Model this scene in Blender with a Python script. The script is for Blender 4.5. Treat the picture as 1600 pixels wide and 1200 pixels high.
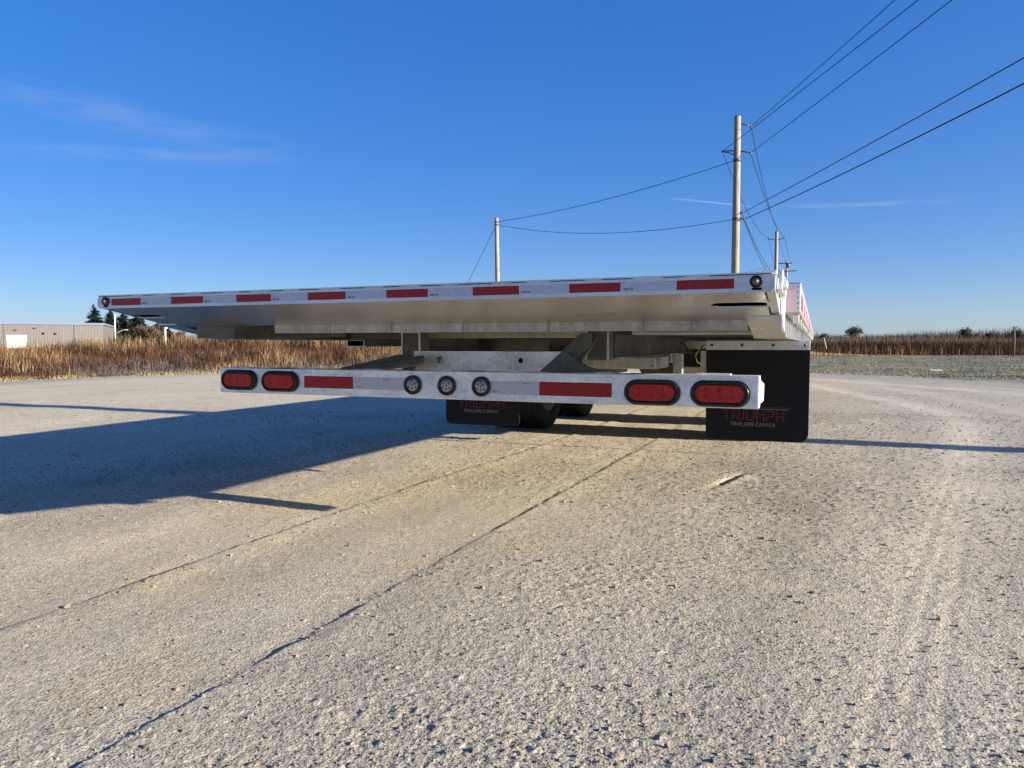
import bpy, bmesh, math, random
import numpy as np
from mathutils import Vector, Matrix
random.seed(7); RNG = np.random.default_rng(7)
R = math.radians
S = bpy.context.scene
for o in list(bpy.data.objects): bpy.data.objects.remove(o)
col = S.collection

# ------------------------------------------------------------------ camera, sky, sun, exposure
# trailer frame: X right, Y forwards along the trailer, Z up, origin on the ground below the rear edge
CAM = Vector((1.4015, -2.1237, 0.747)); YAW = 0.3919; PITCH = 0.0549
cd = bpy.data.cameras.new('camera'); cam = bpy.data.objects.new('camera', cd); col.objects.link(cam)
cam.location = CAM; cam.rotation_euler = (math.pi/2 - PITCH, 0, YAW)
cd.sensor_width = 36; cd.lens = 36*1147.8/1600; cd.clip_start = 0.05; cd.clip_end = 6000
S.camera = cam
S.render.resolution_x, S.render.resolution_y = 1024, 768
SUN_EL = 15.9
W = bpy.data.worlds.new('World'); S.world = W; W.use_nodes = True
wn, wl = W.node_tree.nodes, W.node_tree.links
wn.clear()
wout = wn.new('ShaderNodeOutputWorld'); wbg = wn.new('ShaderNodeBackground')
sky = wn.new('ShaderNodeTexSky'); sky.sky_type = 'NISHITA'; sky.sun_disc = False
sky.sun_elevation = R(SUN_EL); sky.sun_rotation = R(90); sky.altitude = 200
sky.air_density = 0.85; sky.dust_density = 0.8; sky.ozone_density = 6.0
SKY_STRENGTH = 0.13
wbg.inputs['Strength'].default_value = SKY_STRENGTH
hsv = wn.new('ShaderNodeHueSaturation'); hsv.inputs['Saturation'].default_value = 1.53
hsv.inputs['Hue'].default_value = 0.523; hsv.inputs['Value'].default_value = 1.11
sgam = wn.new('ShaderNodeGamma'); sgam.inputs['Gamma'].default_value = 0.52      # evens out the sky from zenith to horizon
wl.new(sky.outputs[0], sgam.inputs[0]); wl.new(sgam.outputs[0], hsv.inputs['Color'])
wl.new(wbg.outputs[0], wout.inputs[0])
sd = bpy.data.lights.new('sun', 'SUN'); sd.energy = 5.0; sd.angle = R(0.5); sd.color = (1.0, 0.90, 0.76)
sun = bpy.data.objects.new('sun', sd); col.objects.link(sun)
_sv = Vector((math.cos(R(SUN_EL))*math.cos(0.013), math.cos(R(SUN_EL))*0.013, math.sin(R(SUN_EL))))
sun.rotation_euler = _sv.to_track_quat('Z', 'Y').to_euler(); sun.location = (20, 0, 12)
S.view_settings.view_transform = 'Standard'; S.view_settings.look = 'None'
S.view_settings.gamma = 1; S.view_settings.use_curve_mapping = False
S.view_settings.exposure = 1.34

FWD = Vector((-math.sin(YAW), math.cos(YAW), 0)); RGT = Vector((math.cos(YAW), math.sin(YAW), 0))
def at(lat, dist, z=0.0):
    """ground point lat metres right of and dist metres in front of the viewpoint"""
    p = Vector((CAM.x, CAM.y, 0)) + RGT*lat + FWD*dist; p.z = z; return p
def skydir(lat, up):
    v = FWD + RGT*lat + Vector((0, 0, 1))*up; return v.normalized()

# thin cirrus and contrails, placed by direction in the sky
def wmath(op, a, b=None, c=None):
    n = wn.new('ShaderNodeMath'); n.operation = op
    for i, v in enumerate((a, b, c)):
        if v is None: continue
        if isinstance(v, (int, float)): n.inputs[i].default_value = v
        else: wl.new(v, n.inputs[i])
    return n.outputs[0]
tc = wn.new('ShaderNodeTexCoord')
def wdot(v):
    n = wn.new('ShaderNodeVectorMath'); n.operation = 'DOT_PRODUCT'
    wl.new(tc.outputs['Generated'], n.inputs[0]); n.inputs[1].default_value = v
    return n.outputs['Value']
def wrange(v, a, b, c=0.0, d=1.0):
    n = wn.new('ShaderNodeMapRange'); n.interpolation_type = 'SMOOTHSTEP'
    wl.new(v, n.inputs[0]); n.inputs[1].default_value = a; n.inputs[2].default_value = b
    n.inputs[3].default_value = c; n.inputs[4].default_value = d
    return n.outputs[0]
wnz = wn.new('ShaderNodeTexNoise'); wnz.inputs['Scale'].default_value = 22; wnz.inputs['Detail'].default_value = 5
wmp = wn.new('ShaderNodeMapping'); wmp.inputs['Scale'].default_value = (0.6, 0.6, 3.5)
wl.new(tc.outputs['Generated'], wmp.inputs[0]); wl.new(wmp.outputs[0], wnz.inputs[0])
total = None
for (a, b, width, amt) in [((-.70, .330), (-.26, .250), .024, .12), ((-.74, .266), (-.27, .243), .013, .14),
                           ((-.80, .36), (-.45, .30), .02, .09),
                           ((.196, .197), (.345, .182), .0016, .40), ((.33, .182), (.64, .193), .0042, .20)]:
    d1, d2 = skydir(*a), skydir(*b)
    n = d1.cross(d2).normalized(); e = (d2-d1).normalized()
    dist = wmath('ABSOLUTE', wdot(n))
    wob = wmath('MULTIPLY', wmath('SUBTRACT', wnz.outputs[0], 0.5), width*2.0)
    dist = wmath('ABSOLUTE', wmath('ADD', dist, wob))
    m = wrange(dist, width, 0.0)
    al = wdot(e); s1, s2 = d1.dot(e), d2.dot(e); L = s2-s1
    m = wmath('MULTIPLY', m, wrange(al, s1, s1+.35*L)); m = wmath('MULTIPLY', m, wrange(al, s2, s2-.3*L))
    m = wmath('MULTIPLY', m, wmath('MULTIPLY', wrange(wnz.outputs[0], .25, .7), amt))
    total = m if total is None else wmath('ADD', total, m)
wmix = wn.new('ShaderNodeMixRGB'); wl.new(total, wmix.inputs[0]); wl.new(hsv.outputs[0], wmix.inputs[1])
wmix.inputs[2].default_value = (2.3, 2.5, 2.8, 1)
wl.new(wmix.outputs[0], wbg.inputs['Color'])

# ------------------------------------------------------------------ materials
def srgb(r, g, b):
    f = lambda c: (c/255/12.92 if c/255 <= .04045 else ((c/255+.055)/1.055)**2.4)
    return (f(r), f(g), f(b), 1)
class Mat:
    def __init__(s, name):
        s.m = bpy.data.materials.new(name); s.m.use_nodes = True
        s.n, s.l = s.m.node_tree.nodes, s.m.node_tree.links
        s.p = s.n['Principled BSDF']; s.tc = s.n.new('ShaderNodeTexCoord')
    def set(s, **k):
        for a, v in k.items(): s.p.inputs[a.replace('_', ' ')].default_value = v
        return s
    def noise(s, scale, detail=4, rough=.55, stretch=None):
        n = s.n.new('ShaderNodeTexNoise'); n.inputs['Scale'].default_value = scale
        n.inputs['Detail'].default_value = detail; n.inputs['Roughness'].default_value = rough
        mp = s.n.new('ShaderNodeMapping'); s.l.new(s.tc.outputs['Object'], mp.inputs[0])
        if stretch: mp.inputs['Scale'].default_value = stretch
        s.l.new(mp.outputs[0], n.inputs[0]); return n.outputs[0]
    def voro(s, scale, feature='F1', out='Distance'):
        n = s.n.new('ShaderNodeTexVoronoi'); n.inputs['Scale'].default_value = scale; n.feature = feature
        s.l.new(s.tc.outputs['Object'], n.inputs[0]); return n.outputs[out]
    def ramp(s, f, stops):
        n = s.n.new('ShaderNodeValToRGB'); s.l.new(f, n.inputs[0]); e = n.color_ramp.elements
        while len(e) < len(stops): e.new(.5)
        for i, (p, c) in enumerate(stops):
            e[i].position = p; e[i].color = c if len(c) == 4 else (*c, 1)
        return n.outputs[0]
    def mix(s, f, a, b, mode='MIX'):
        n = s.n.new('ShaderNodeMixRGB'); n.blend_type = mode
        for i, v in enumerate((f, a, b)):
            if isinstance(v, (int, float)): n.inputs[i].default_value = v
            elif isinstance(v, tuple): n.inputs[i].default_value = v if len(v) == 4 else (*v, 1)
            else: s.l.new(v, n.inputs[i])
        return n.outputs[0]
    def attr(s, name):
        n = s.n.new('ShaderNodeAttribute'); n.attribute_name = name; return n
    def col(s, c): s.l.new(c, s.p.inputs['Base Color']); return s
    def rough(s, c): s.l.new(c, s.p.inputs['Roughness']); return s
    def bump(s, h, strength=.3, dist=.002):
        n = s.n.new('ShaderNodeBump'); n.inputs['Strength'].default_value = strength; n.inputs['Distance'].default_value = dist
        s.l.new(h, n.inputs['Height']); s.l.new(n.outputs[0], s.p.inputs['Normal']); return s
M = {}
def metal(name, base, dark, rough, scale=7, metallic=1.0, bumpd=.0006, stretch=None, r2=.16):
    m = Mat(name); m.set(Metallic=metallic)
    n1 = m.noise(scale, 6, .65, stretch); n2 = m.noise(scale*9, 4, .6)
    f = m.mix(.35, n1, n2)
    m.col(m.ramp(f, [(.28, dark), (.62, base)]))
    rr = m.ramp(f, [(.25, (rough+r2,)*3), (.7, (rough,)*3)]); m.rough(rr)
    m.bump(m.noise(scale*4, 5, .6), .35, bumpd)
    M[name] = m.m
metal('mill_aluminium', (.70, .70, .71), (.50, .49, .47), .34, 5, 1.0, .0006, (.35, 1.2, 3))
metal('plate_aluminium', (.62, .605, .58), (.44, .43, .405), .23, 3, 1.0, .0009, (.3, 1.5, 1))
metal('beam_aluminium', (.52, .50, .45), (.27, .255, .22), .46, 9, .9, .0007, (2.5, .5, .5))
metal('dull_steel', (.17, .17, .155), (.07, .07, .065), .50, 8, .7, .0008)
metal('galvanised_steel', (.86, .87, .87), (.44, .45, .46), .38, 7, .82, .0008, (1, 1, 2.5))
metal('bright_weld', (.95, .95, .95), (.8, .8, .8), .35, 20, .8)
def plain(name, c, rough=.5, metallic=0, spec=.5, nscale=30, var=.25, bumpd=.0005, coat=0):
    m = Mat(name); m.set(Metallic=metallic, Specular_IOR_Level=spec, Roughness=rough, Coat_Weight=coat)
    n = m.noise(nscale, 5, .6)
    m.col(m.ramp(n, [(.3, tuple(x*(1-var) for x in c)), (.7, tuple(min(1, x*(1+var*.5)) for x in c))]))
    m.bump(n, .3, bumpd); M[name] = m.m
plain('flap_rubber', (.006, .006, .008), .62, spec=.3, nscale=14, var=.3)
plain('tyre_rubber', (.018, .018, .018), .75, spec=.3, nscale=25, var=.4)
plain('black_plastic', (.006, .006, .007), .28, spec=.45)
plain('red_lens', (.42, .006, .012), .2, spec=.35, nscale=60, var=.3, coat=.12)
plain('red_led', (.33, .005, .010), .3, spec=.3, coat=.05)
plain('clear_lens', (.36, .36, .37), .12, .35, nscale=80, var=.3, coat=.5)
plain('amber_lens', (.16, .09, .05), .1, .3, coat=.6)
plain('red_tape', (.31, .011, .013), .34, spec=.3, nscale=120, var=.15, coat=.08)
plain('white_tape', (.50, .51, .58), .30, .25, nscale=160, var=.14, coat=.25)
for nm_, f_ in (('white_tape', 900), ('red_tape', 700)):
    nd = M[nm_].node_tree; w_ = nd.nodes.new('ShaderNodeTexVoronoi'); w_.inputs['Scale'].default_value = f_*.22
    tc_ = nd.nodes.new('ShaderNodeTexCoord'); nd.links.new(tc_.outputs['Object'], w_.inputs[0])
    bp_ = [q for q in nd.nodes if q.type == 'BUMP'][0]; bp_.inputs['Strength'].default_value = .8; bp_.inputs['Distance'].default_value = .002; nd.links.new(w_.outputs['Distance'], bp_.inputs['Height'])
plain('pink_reflection', (.72, .50, .54), .35, .2, nscale=60, var=.15)
plain('red_print', (.15, .009, .015), .5)
plain('white_print', (.27, .27, .30), .5)
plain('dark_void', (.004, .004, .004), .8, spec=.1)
plain('yellow_hose', (.55, .42, .05), .5)
plain('steel_wheel', (.62, .62, .63), .4, .7, nscale=12)
plain('cable', (.012, .012, .014), .6)
plain('porcelain', (.20, .19, .19), .3)
plain('pole_steel', (.10, .10, .10), .5, .5)
plain('cream_paint', (.72, .68, .56), .5)
plain('white_panel', (.62, .61, .56), .45, nscale=3, var=.1)
plain('roof_edge', (.20, .24, .36), .45)
plain('orange_paint', (.55, .16, .05), .5)
m = Mat('wood_pole'); n = m.noise(6, 6, .65, (6, 6, .35))
m.col(m.ramp(n, [(.3, (.17, .135, .085)), (.5, (.34, .28, .19)), (.72, (.47, .40, .29))])); m.set(Roughness=.85, Specular_IOR_Level=.2)
m.bump(n, .6, .006); M['wood_pole'] = m.m
m = Mat('old_wood'); n = m.noise(10, 6, .65, (6, 6, .5))
m.col(m.ramp(n, [(.3, (.06, .045, .035)), (.7, (.2, .16, .12))])); m.set(Roughness=.9); M['old_wood'] = m.m
m = Mat('wall_cladding'); n = m.noise(1.2, 4)
w = m.n.new('ShaderNodeTexWave'); w.bands_direction = 'X'; w.inputs['Scale'].default_value = 1.6
m.l.new(m.tc.outputs['Object'], w.inputs[0])
m.col(m.mix(.10, m.ramp(n, [(.3, (.150, .140, .132)), (.7, (.180, .168, .158))]), w.outputs[0], 'OVERLAY')); m.set(Roughness=.6)
m.bump(w.outputs[0], .5, .03); M['wall_cladding'] = m.m
def leafmat(name, rough=.8, transl=0):
    m = Mat(name); a = m.attr('tint'); m.col(a.outputs['Color']); m.set(Roughness=rough, Specular_IOR_Level=.15)
    M[name] = m.m
leafmat('dry_reed'); leafmat('frosty_grass'); leafmat('needle'); leafmat('bark_twig')

# gravel: colour speckle on a surface whose relief is real geometry close by
m = Mat('gravel_surface')
a = m.attr('tint')
v1 = m.voro(190, out='Color'); v2 = m.voro(85, out='Color')
n1 = m.noise(900, 3, .7); n2 = m.noise(60, 6, .7)
bw = m.n.new('ShaderNodeRGBToBW'); m.l.new(v1, bw.inputs[0])
bw2 = m.n.new('ShaderNodeRGBToBW'); m.l.new(v2, bw2.inputs[0])
spk = m.mix(.5, bw.outputs[0], bw2.outputs[0]); spk = m.mix(.35, spk, n1)
g = m.ramp(spk, [(.18, (.34, .33, .32)), (.40, (.86, .86, .85)), (.60, (1.05, 1.04, 1.02)), (.80, (1.45, 1.43, 1.40))])
c = m.mix(1.0, a.outputs['Color'], g, 'MULTIPLY')
g2 = m.ramp(n2, [(.3, (.80, .80, .81)), (.65, (1.08, 1.07, 1.05))]); c = m.mix(1.0, c, g2, 'MULTIPLY')
m.col(c); m.set(Roughness=.92, Specular_IOR_Level=.15)
hv = m.voro(150); hh = m.mix(.5, m.noise(190, 4, .75), hv)
m.bump(m.mix(.35, hh, m.noise(60, 6, .78)), 1.0, .0062); M['gravel_surface'] = m.m
m = Mat('pebble_stone'); a = m.attr('tint'); n = m.noise(120, 4)
m.col(m.mix(.4, a.outputs['Color'], m.ramp(n, [(.3, (.25, .24, .22)), (.7, (.6, .58, .52))]), 'MULTIPLY')); m.set(Roughness=.9)
M['pebble_stone'] = m.m
m = Mat('field_soil'); a = m.attr('tint'); n = m.noise(2.5, 8, .7); n3 = m.noise(40, 8, .75)
c = m.mix(1.0, a.outputs['Color'], m.ramp(m.mix(.5, n, n3), [(.33, (.66, .66, .66)), (.62, (1.22, 1.20, 1.15))]), 'MULTIPLY')
m.col(c); m.set(Roughness=.95, Specular_IOR_Level=.1); m.bump(n3, .8, .02); M['field_soil'] = m.m

# ------------------------------------------------------------------ mesh helpers
class MB:
    def __init__(s): s.v = []; s.f = []; s.smooth = []
    def add(s, vs, fs, smooth=False):
        b = len(s.v); s.v += [tuple(v) for v in vs]
        for f in fs: s.f.append([b+i for i in f]); s.smooth.append(smooth)
        return s
    def box(s, x0, x1, y0, y1, z0, z1):
        s.add([(x, y, z) for z in (z0, z1) for y in (y0, y1) for x in (x0, x1)],
              [(0, 2, 3, 1), (4, 5, 7, 6), (0, 1, 5, 4), (2, 6, 7, 3), (0, 4, 6, 2), (1, 3, 7, 5)]); return s
    def obox(s, c, ax, hx, hy, hz):
        ax = [Vector(a) for a in ax]; c = Vector(c)
        P = [c+ax[0]*i*hx+ax[1]*j*hy+ax[2]*k*hz for k in (-1, 1) for j in (-1, 1) for i in (-1, 1)]
        s.add(P, [(0, 2, 3, 1), (4, 5, 7, 6), (0, 1, 5, 4), (2, 6, 7, 3), (0, 4, 6, 2), (1, 3, 7, 5)]); return s
    def prism(s, poly, axis, a, b, smooth=False):
        """poly: 2-D points; axis 'x': (y,z), 'y': (x,z), 'z': (x,y)"""
        def mk(p, t): return {'x': (t, p[0], p[1]), 'y': (p[0], t, p[1]), 'z': (p[0], p[1], t)}[axis]
        n = len(poly)
        s.add([mk(p, a) for p in poly]+[mk(p, b) for p in poly], [tuple(range(n))[::-1], tuple(range(n, 2*n))])
        s.add([mk(p, a) for p in poly]+[mk(p, b) for p in poly], [(i, (i+1) % n, n+(i+1) % n, n+i) for i in range(n)], smooth); return s
    def tube(s, pts, r, seg=6, cap=True, smooth=True):
        pts = [Vector(p) for p in pts]; rr = r if isinstance(r, (list, tuple)) else [r]*len(pts)
        vs = []; prev = None
        for i, p in enumerate(pts):
            t = (pts[min(i+1, len(pts)-1)]-pts[max(i-1, 0)]).normalized()
            a = prev if prev else (Vector((0, 0, 1)) if abs(t.z) < .9 else Vector((1, 0, 0)))
            u = (a - t*a.dot(t)).normalized(); w = t.cross(u); prev = u
            vs += [p+u*math.cos(2*math.pi*k/seg)*rr[i]+w*math.sin(2*math.pi*k/seg)*rr[i] for k in range(seg)]
        fs = [(i*seg+k, i*seg+(k+1) % seg, (i+1)*seg+(k+1) % seg, (i+1)*seg+k) for i in range(len(pts)-1) for k in range(seg)]
        s.add(vs, fs, smooth)
        if cap: s.add(vs[:seg]+vs[-seg:], [tuple(range(seg))[::-1], tuple(range(seg, 2*seg))])
        return s
    def lathe(s, prof, axis, c, seg=32, smooth=True):
        """prof: (along, radius) pairs around an axis 'x' or 'y' or 'z' through c"""
        vs = []; n = len(prof)
        for k in range(seg):
            a = 2*math.pi*k/seg; ca, sa = math.cos(a), math.sin(a)
            for (t, r) in prof:
                vs.append({'x': (c[0]+t, c[1]+r*ca, c[2]+r*sa), 'y': (c[0]+r*ca, c[1]+t, c[2]+r*sa), 'z': (c[0]+r*ca, c[1]+r*sa, c[2]+t)}[axis])
        fs = [(k*n+i, k*n+i+1, ((k+1) % seg)*n+i+1, ((k+1) % seg)*n+i) for k in range(seg) for i in range(n-1)]
        s.add(vs, fs, smooth); return s
    def build(s, name, mat, parent=None, bevel=0, recalc=True):
        me = bpy.data.meshes.new(name); me.from_pydata(s.v, [], s.f)
        me.polygons.foreach_set('use_smooth', s.smooth)
        if recalc:
            b = bmesh.new(); b.from_mesh(me); bmesh.ops.remove_doubles(b, verts=b.verts, dist=1e-6)
            bmesh.ops.recalc_face_normals(b, faces=b.faces); b.to_mesh(me); b.free()
        if mat: me.materials.append(M[mat] if isinstance(mat, str) else mat)
        o = bpy.data.objects.new(name, me); col.objects.link(o)
        if parent: o.parent = parent
        if bevel:
            bv = o.modifiers.new('bevel', 'BEVEL'); bv.width = bevel; bv.segments = 2; bv.limit_method = 'ANGLE'; bv.angle_limit = R(40)
        return o
def tag(o, label=None, cat=None, group=None, kind=None):
    for k, v in (('label', label), ('category', cat), ('group', group), ('kind', kind)):
        if v: o[k] = v
    return o
def empty(name, loc, label, cat, group=None):
    o = bpy.data.objects.new(name, None); o.location = loc; o.empty_display_size = .3; col.objects.link(o)
    return tag(o, label, cat, group)
def stadium(cx, cz, hw, hh, n=10):
    r = hh; a = hw-hh
    return [(cx+a+r*math.cos(t), cz+r*math.sin(t)) for t in [(-math.pi/2)+math.pi*i/n for i in range(n+1)]] + \
           [(cx-a+r*math.cos(t), cz+r*math.sin(t)) for t in [(math.pi/2)+math.pi*i/n for i in range(n+1)]]
def holed(outer, holes, thick, to3, name, mat, parent, bevel=0):
    """flat plate with real openings; to3(u, v, w) maps plate coordinates to space"""
    b = bmesh.new(); es = []
    for loop in [outer]+holes:
        vs = [b.verts.new((p[0], p[1], 0)) for p in loop]
        es += [b.edges.new((vs[i], vs[(i+1) % len(vs)])) for i in range(len(vs))]
    bmesh.ops.triangle_fill(b, use_beauty=True, use_dissolve=False, edges=es)
    fs = b.faces[:]
    r = bmesh.ops.extrude_face_region(b, geom=fs)
    for v in [g for g in r['geom'] if isinstance(g, bmesh.types.BMVert)]: v.co.z += thick
    for v in b.verts: v.co = Vector(to3(*v.co))
    bmesh.ops.recalc_face_normals(b, faces=b.faces)
    me = bpy.data.meshes.new(name); b.to_mesh(me); b.free(); me.materials.append(M[mat])
    o = bpy.data.objects.new(name, me); col.objects.link(o); o.parent = parent
    return o
def npmesh(name, V, F, mat, tint=None, smooth=False, parent=None):
    """fast mesh from numpy arrays; F is (n,3) or (n,4)"""
    me = bpy.data.meshes.new(name); k = F.shape[1]
    me.vertices.add(len(V)); me.vertices.foreach_set('co', np.ascontiguousarray(V, np.float32).ravel())
    me.loops.add(F.size); me.loops.foreach_set('vertex_index', np.ascontiguousarray(F, np.int32).ravel())
    me.polygons.add(len(F)); me.polygons.foreach_set('loop_start', np.arange(0, F.size, k, dtype=np.int32))
    me.polygons.foreach_set('use_smooth', np.full(len(F), smooth))
    me.update(calc_edges=True); me.validate()
    if tint is not None:
        a = me.color_attributes.new('tint', 'FLOAT_COLOR', 'POINT')
        c = np.ones((len(V), 4), np.float32); c[:, :3] = tint; a.data.foreach_set('color', c.ravel())
    me.materials.append(M[mat]); o = bpy.data.objects.new(name, me); col.objects.link(o)
    if parent: o.parent = parent
    return o
# numpy noise
def _h(ix, iy, seed):
    ix = ix.astype(np.int64); iy = iy.astype(np.int64)
    h = (ix*374761393 + iy*668265263 + seed*974634777) & 0xffffffff
    h = ((h ^ (h >> 13))*1274126177) & 0xffffffff; h = ((h ^ (h >> 16))*2246822519) & 0xffffffff
    return ((h ^ (h >> 13)) & 0xffffff)/float(0xffffff)
def vn(x, y, seed=0):
    ix, iy = np.floor(x), np.floor(y); fx, fy = x-ix, y-iy
    u, v = fx*fx*fx*(fx*(fx*6-15)+10), fy*fy*fy*(fy*(fy*6-15)+10)
    a, b, c, d = _h(ix, iy, seed), _h(ix+1, iy, seed), _h(ix, iy+1, seed), _h(ix+1, iy+1, seed)
    return (a*(1-u)+b*u)*(1-v)+(c*(1-u)+d*u)*v
def fbm(x, y, s, o=4, seed=0, g=.5):
    t = 0; a = 1; n = 0
    for i in range(o):
        t = t+a*vn(x/s*2**i + 17.3*i, y/s*2**i - 9.1*i, seed+i); n += a; a *= g
    return t/n
def worley(x, y, s, seed=0):
    X, Y = x/s, y/s; ix, iy = np.floor(X), np.floor(Y)
    best = np.full(X.shape, 9.); cid = np.zeros(X.shape)
    for i in (-1, 0, 1):
        for j in (-1, 0, 1):
            jx, jy = ix+i, iy+j
            d = np.hypot(jx+_h(jx, jy, seed)-X, jy+_h(jx, jy, seed+5)-Y)
            k = d < best; best = np.where(k, d, best); cid = np.where(k, _h(jx, jy, seed+9), cid)
    return best, cid
def sstep(a, b, x):
    t = np.clip((x-a)/(b-a), 0, 1); return t*t*(3-2*t)

# ------------------------------------------------------------------ ground
LOT = np.array([(-15.5, -40), (-14.6, -8), (-13.9, 2), (-13.5, 7.4), (-13.4, 9.9), (-12.6, 12.2), (-11.3, 14.7), (-9.9, 16.4),
                (-7.5, 18.3), (-4, 19.3), (-1, 18.8), (1.4, 17.6), (3.1, 16.75), (4.15, 15.3), (5.0, 13.8), (7.2, 10.2), (11.5, 3.5), (22, -14), (34, -40)])
def lot_sd(x, y):
    """signed distance to the edge of the gravel lot, negative inside"""
    best = np.full(np.shape(x), 1e9); ins = np.zeros(np.shape(x), bool); n = len(LOT)
    for i in range(n):
        a, b = LOT[i], LOT[(i+1) % n]; e = b-a
        t = np.clip(((x-a[0])*e[0]+(y-a[1])*e[1])/(e@e), 0, 1)
        best = np.minimum(best, np.hypot(x-a[0]-t*e[0], y-a[1]-t*e[1]))
        c = ((a[1] > y) != (b[1] > y)) & (x < (b[0]-a[0])*(y-a[1])/(b[1]-a[1]+1e-12)+a[0]); ins ^= c
    return np.where(ins, -best, best)
def lefty(x, y):
    lat = (x-CAM.x)*RGT.x+(y-CAM.y)*RGT.y; dist = (x-CAM.x)*FWD.x+(y-CAM.y)*FWD.y
    return lat, dist
def berm(x, y, sd):
    lat, dist = lefty(x, y)
    k = sstep(-1.8, -5.5, lat + .0*dist)*sstep(-40, -10, -np.abs(lat))           # the bank is on the left
    amp = .55*k*(1-.22*sstep(-9.3, -11.2, lat)) + .06*sstep(6, -2, lat)
    top = .75+.45*fbm(x, y, 9, 3, 31)
    return amp*sstep(.3, 4.5, sd)*top + .04*fbm(x, y, 1.2, 3, 8)*sstep(.2, 2, sd)
def terrain_z(x, y):
    sd = lot_sd(x, y)
    return np.where(sd > 0, 0.0, -.05)*0 - .05*sstep(.15, -.4, sd) + berm(x, y, sd) * (sd > 0)
nr, na = 170, 300
rad = np.concatenate([[0.01], np.geomspace(1.0, 3200, nr-1)]); ang = np.linspace(0, 2*np.pi, na, endpoint=False)
rr, aa = np.meshgrid(rad, ang, indexing='ij'); x = rr*np.cos(aa); y = 5+rr*np.sin(aa)
sd = lot_sd(x, y); z = terrain_z(x, y)
lat, dist = lefty(x, y)
gp = fbm(x, y, 3, 4, 3)[..., None]; gq = fbm(x, y, .8, 4, 13)[..., None]
grass_c = np.array([.20, .185, .11])*(1-gp)+np.array([.27, .255, .19])*gp
grass_c = np.where(gq > .58, np.array([.13, .14, .12]), grass_c)
brown_c = np.array([.15, .085, .045])*(.7+.6*gp)
k = sstep(-2, 3, lat)[..., None]*sstep(46, 42, dist-.0*lat)[..., None]
tint = brown_c*(1-k)+grass_c*k
ke = sstep(1.3, .2, sd + .8*(gq[..., 0]-.5))[..., None]
tint = tint*(1-ke)+np.array([.30, .28, .25])*ke
tint = np.where(sd[..., None] < .05, np.array([.40, .375, .30]), tint)
idx = np.arange(nr*na).reshape(nr, na); i2 = np.roll(idx, -1, 1)
F = np.stack([idx[:-1], idx[1:], i2[1:], i2[:-1]], -1).reshape(-1, 4)
g = npmesh('ground', np.stack([x, y, z], -1).reshape(-1, 3), F, 'field_soil', tint.reshape(-1, 3), True)
tag(g, kind='structure')

# the gravel lot: finely divided relief, finest close to the viewpoint
nr, na = 1040, 600
rad = np.geomspace(.65, 34, nr); ang = np.linspace(-R(52), R(52), na)
rr, aa = np.meshgrid(rad, ang, indexing='ij')
lat = rr*np.sin(aa); dist = rr*np.cos(aa)
x = CAM.x+lat*RGT.x+dist*FWD.x; y = CAM.y+lat*RGT.y+dist*FWD.y
sd = lot_sd(x, y) + .5*(fbm(x, y, .9, 4, 21)-.5)
def lot_relief(x, y):
    h = .020*(fbm(x, y, 1.6, 3, 1)-.5) + .006*(fbm(x, y, .25, 3, 2)-.5)
    coarse = fbm(x, y, 1.9, 3, 44)                                   # where the surface is looser
    right = sstep(-.1, .9, x - .10*y)
    loose = np.clip(.45+.85*(coarse-.42)*2 + .45*right, .25, 1.2)
    h += loose*.0034*(fbm(x, y, .05, 4, 3, .62)-.5)
    r1 = np.abs(fbm(x+.02*vn(x/.03, y/.03, 8), y, .020, 2, 33, .6)-.5)*2
    h += loose*.0034*(.35-r1)
    d, c = worley(x, y, .013, 50); h += loose*.0030*np.clip(1-d*1.5, 0, 1)*(c > .45)
    d, c = worley(x, y, .030, 60); h += .0042*np.clip(1-(d*2.2)**2, 0, 1)*(c > .88)*loose
    d, c = worley(x+.3, y, .021, 70); h -= loose*.0022*np.clip(1-d*1.9, 0, 1)*(c > .70)
    # two long joints that run the length of the yard
    jr = .020*(fbm(x, y, .35, 3, 90)-.5)+.014*(fbm(x, y, 2.5, 2, 91)-.5)+.014*(fbm(x, y, .07, 3, 92)-.5)
    for X0, dep, wid in ((-.552, .013, .009), (.213, .0105, .009)):
        xc = X0 + (.05*sstep(.3, 3.5, y) if X0 > 0 else .12*sstep(.5, 3.6, y)) + jr
        br = np.clip(1.7*fbm(x, y, .10, 3, 93)-.25, .22, 1.0)
        h += dep*.46*br*sstep(xc-.007, xc+.003, x)*(1-sstep(xc+.005, xc+.16, x))
        h -= dep*.30*br*sstep(xc-.10, xc-.01, x)*(1-sstep(xc-.007, xc+.003, x))
    yl = 3.0-.03*x; h -= .004*np.exp(-((y-yl)/.012)**2)*(x > -1.6)*(x < .45)
    # the scuffed hollow
    px, py = x-.98, y-2.03; c_, s_ = math.cos(1.35), math.sin(1.35)
    al, ac = px*c_+py*s_, -px*s_+py*c_
    h -= .022*np.exp(-(al/.16)**2-((ac-.005)/.022)**2); h += .008*np.exp(-(al/.2)**2-((ac+.04)/.03)**2)
    return h, loose
h, loose = lot_relief(x, y)
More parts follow.
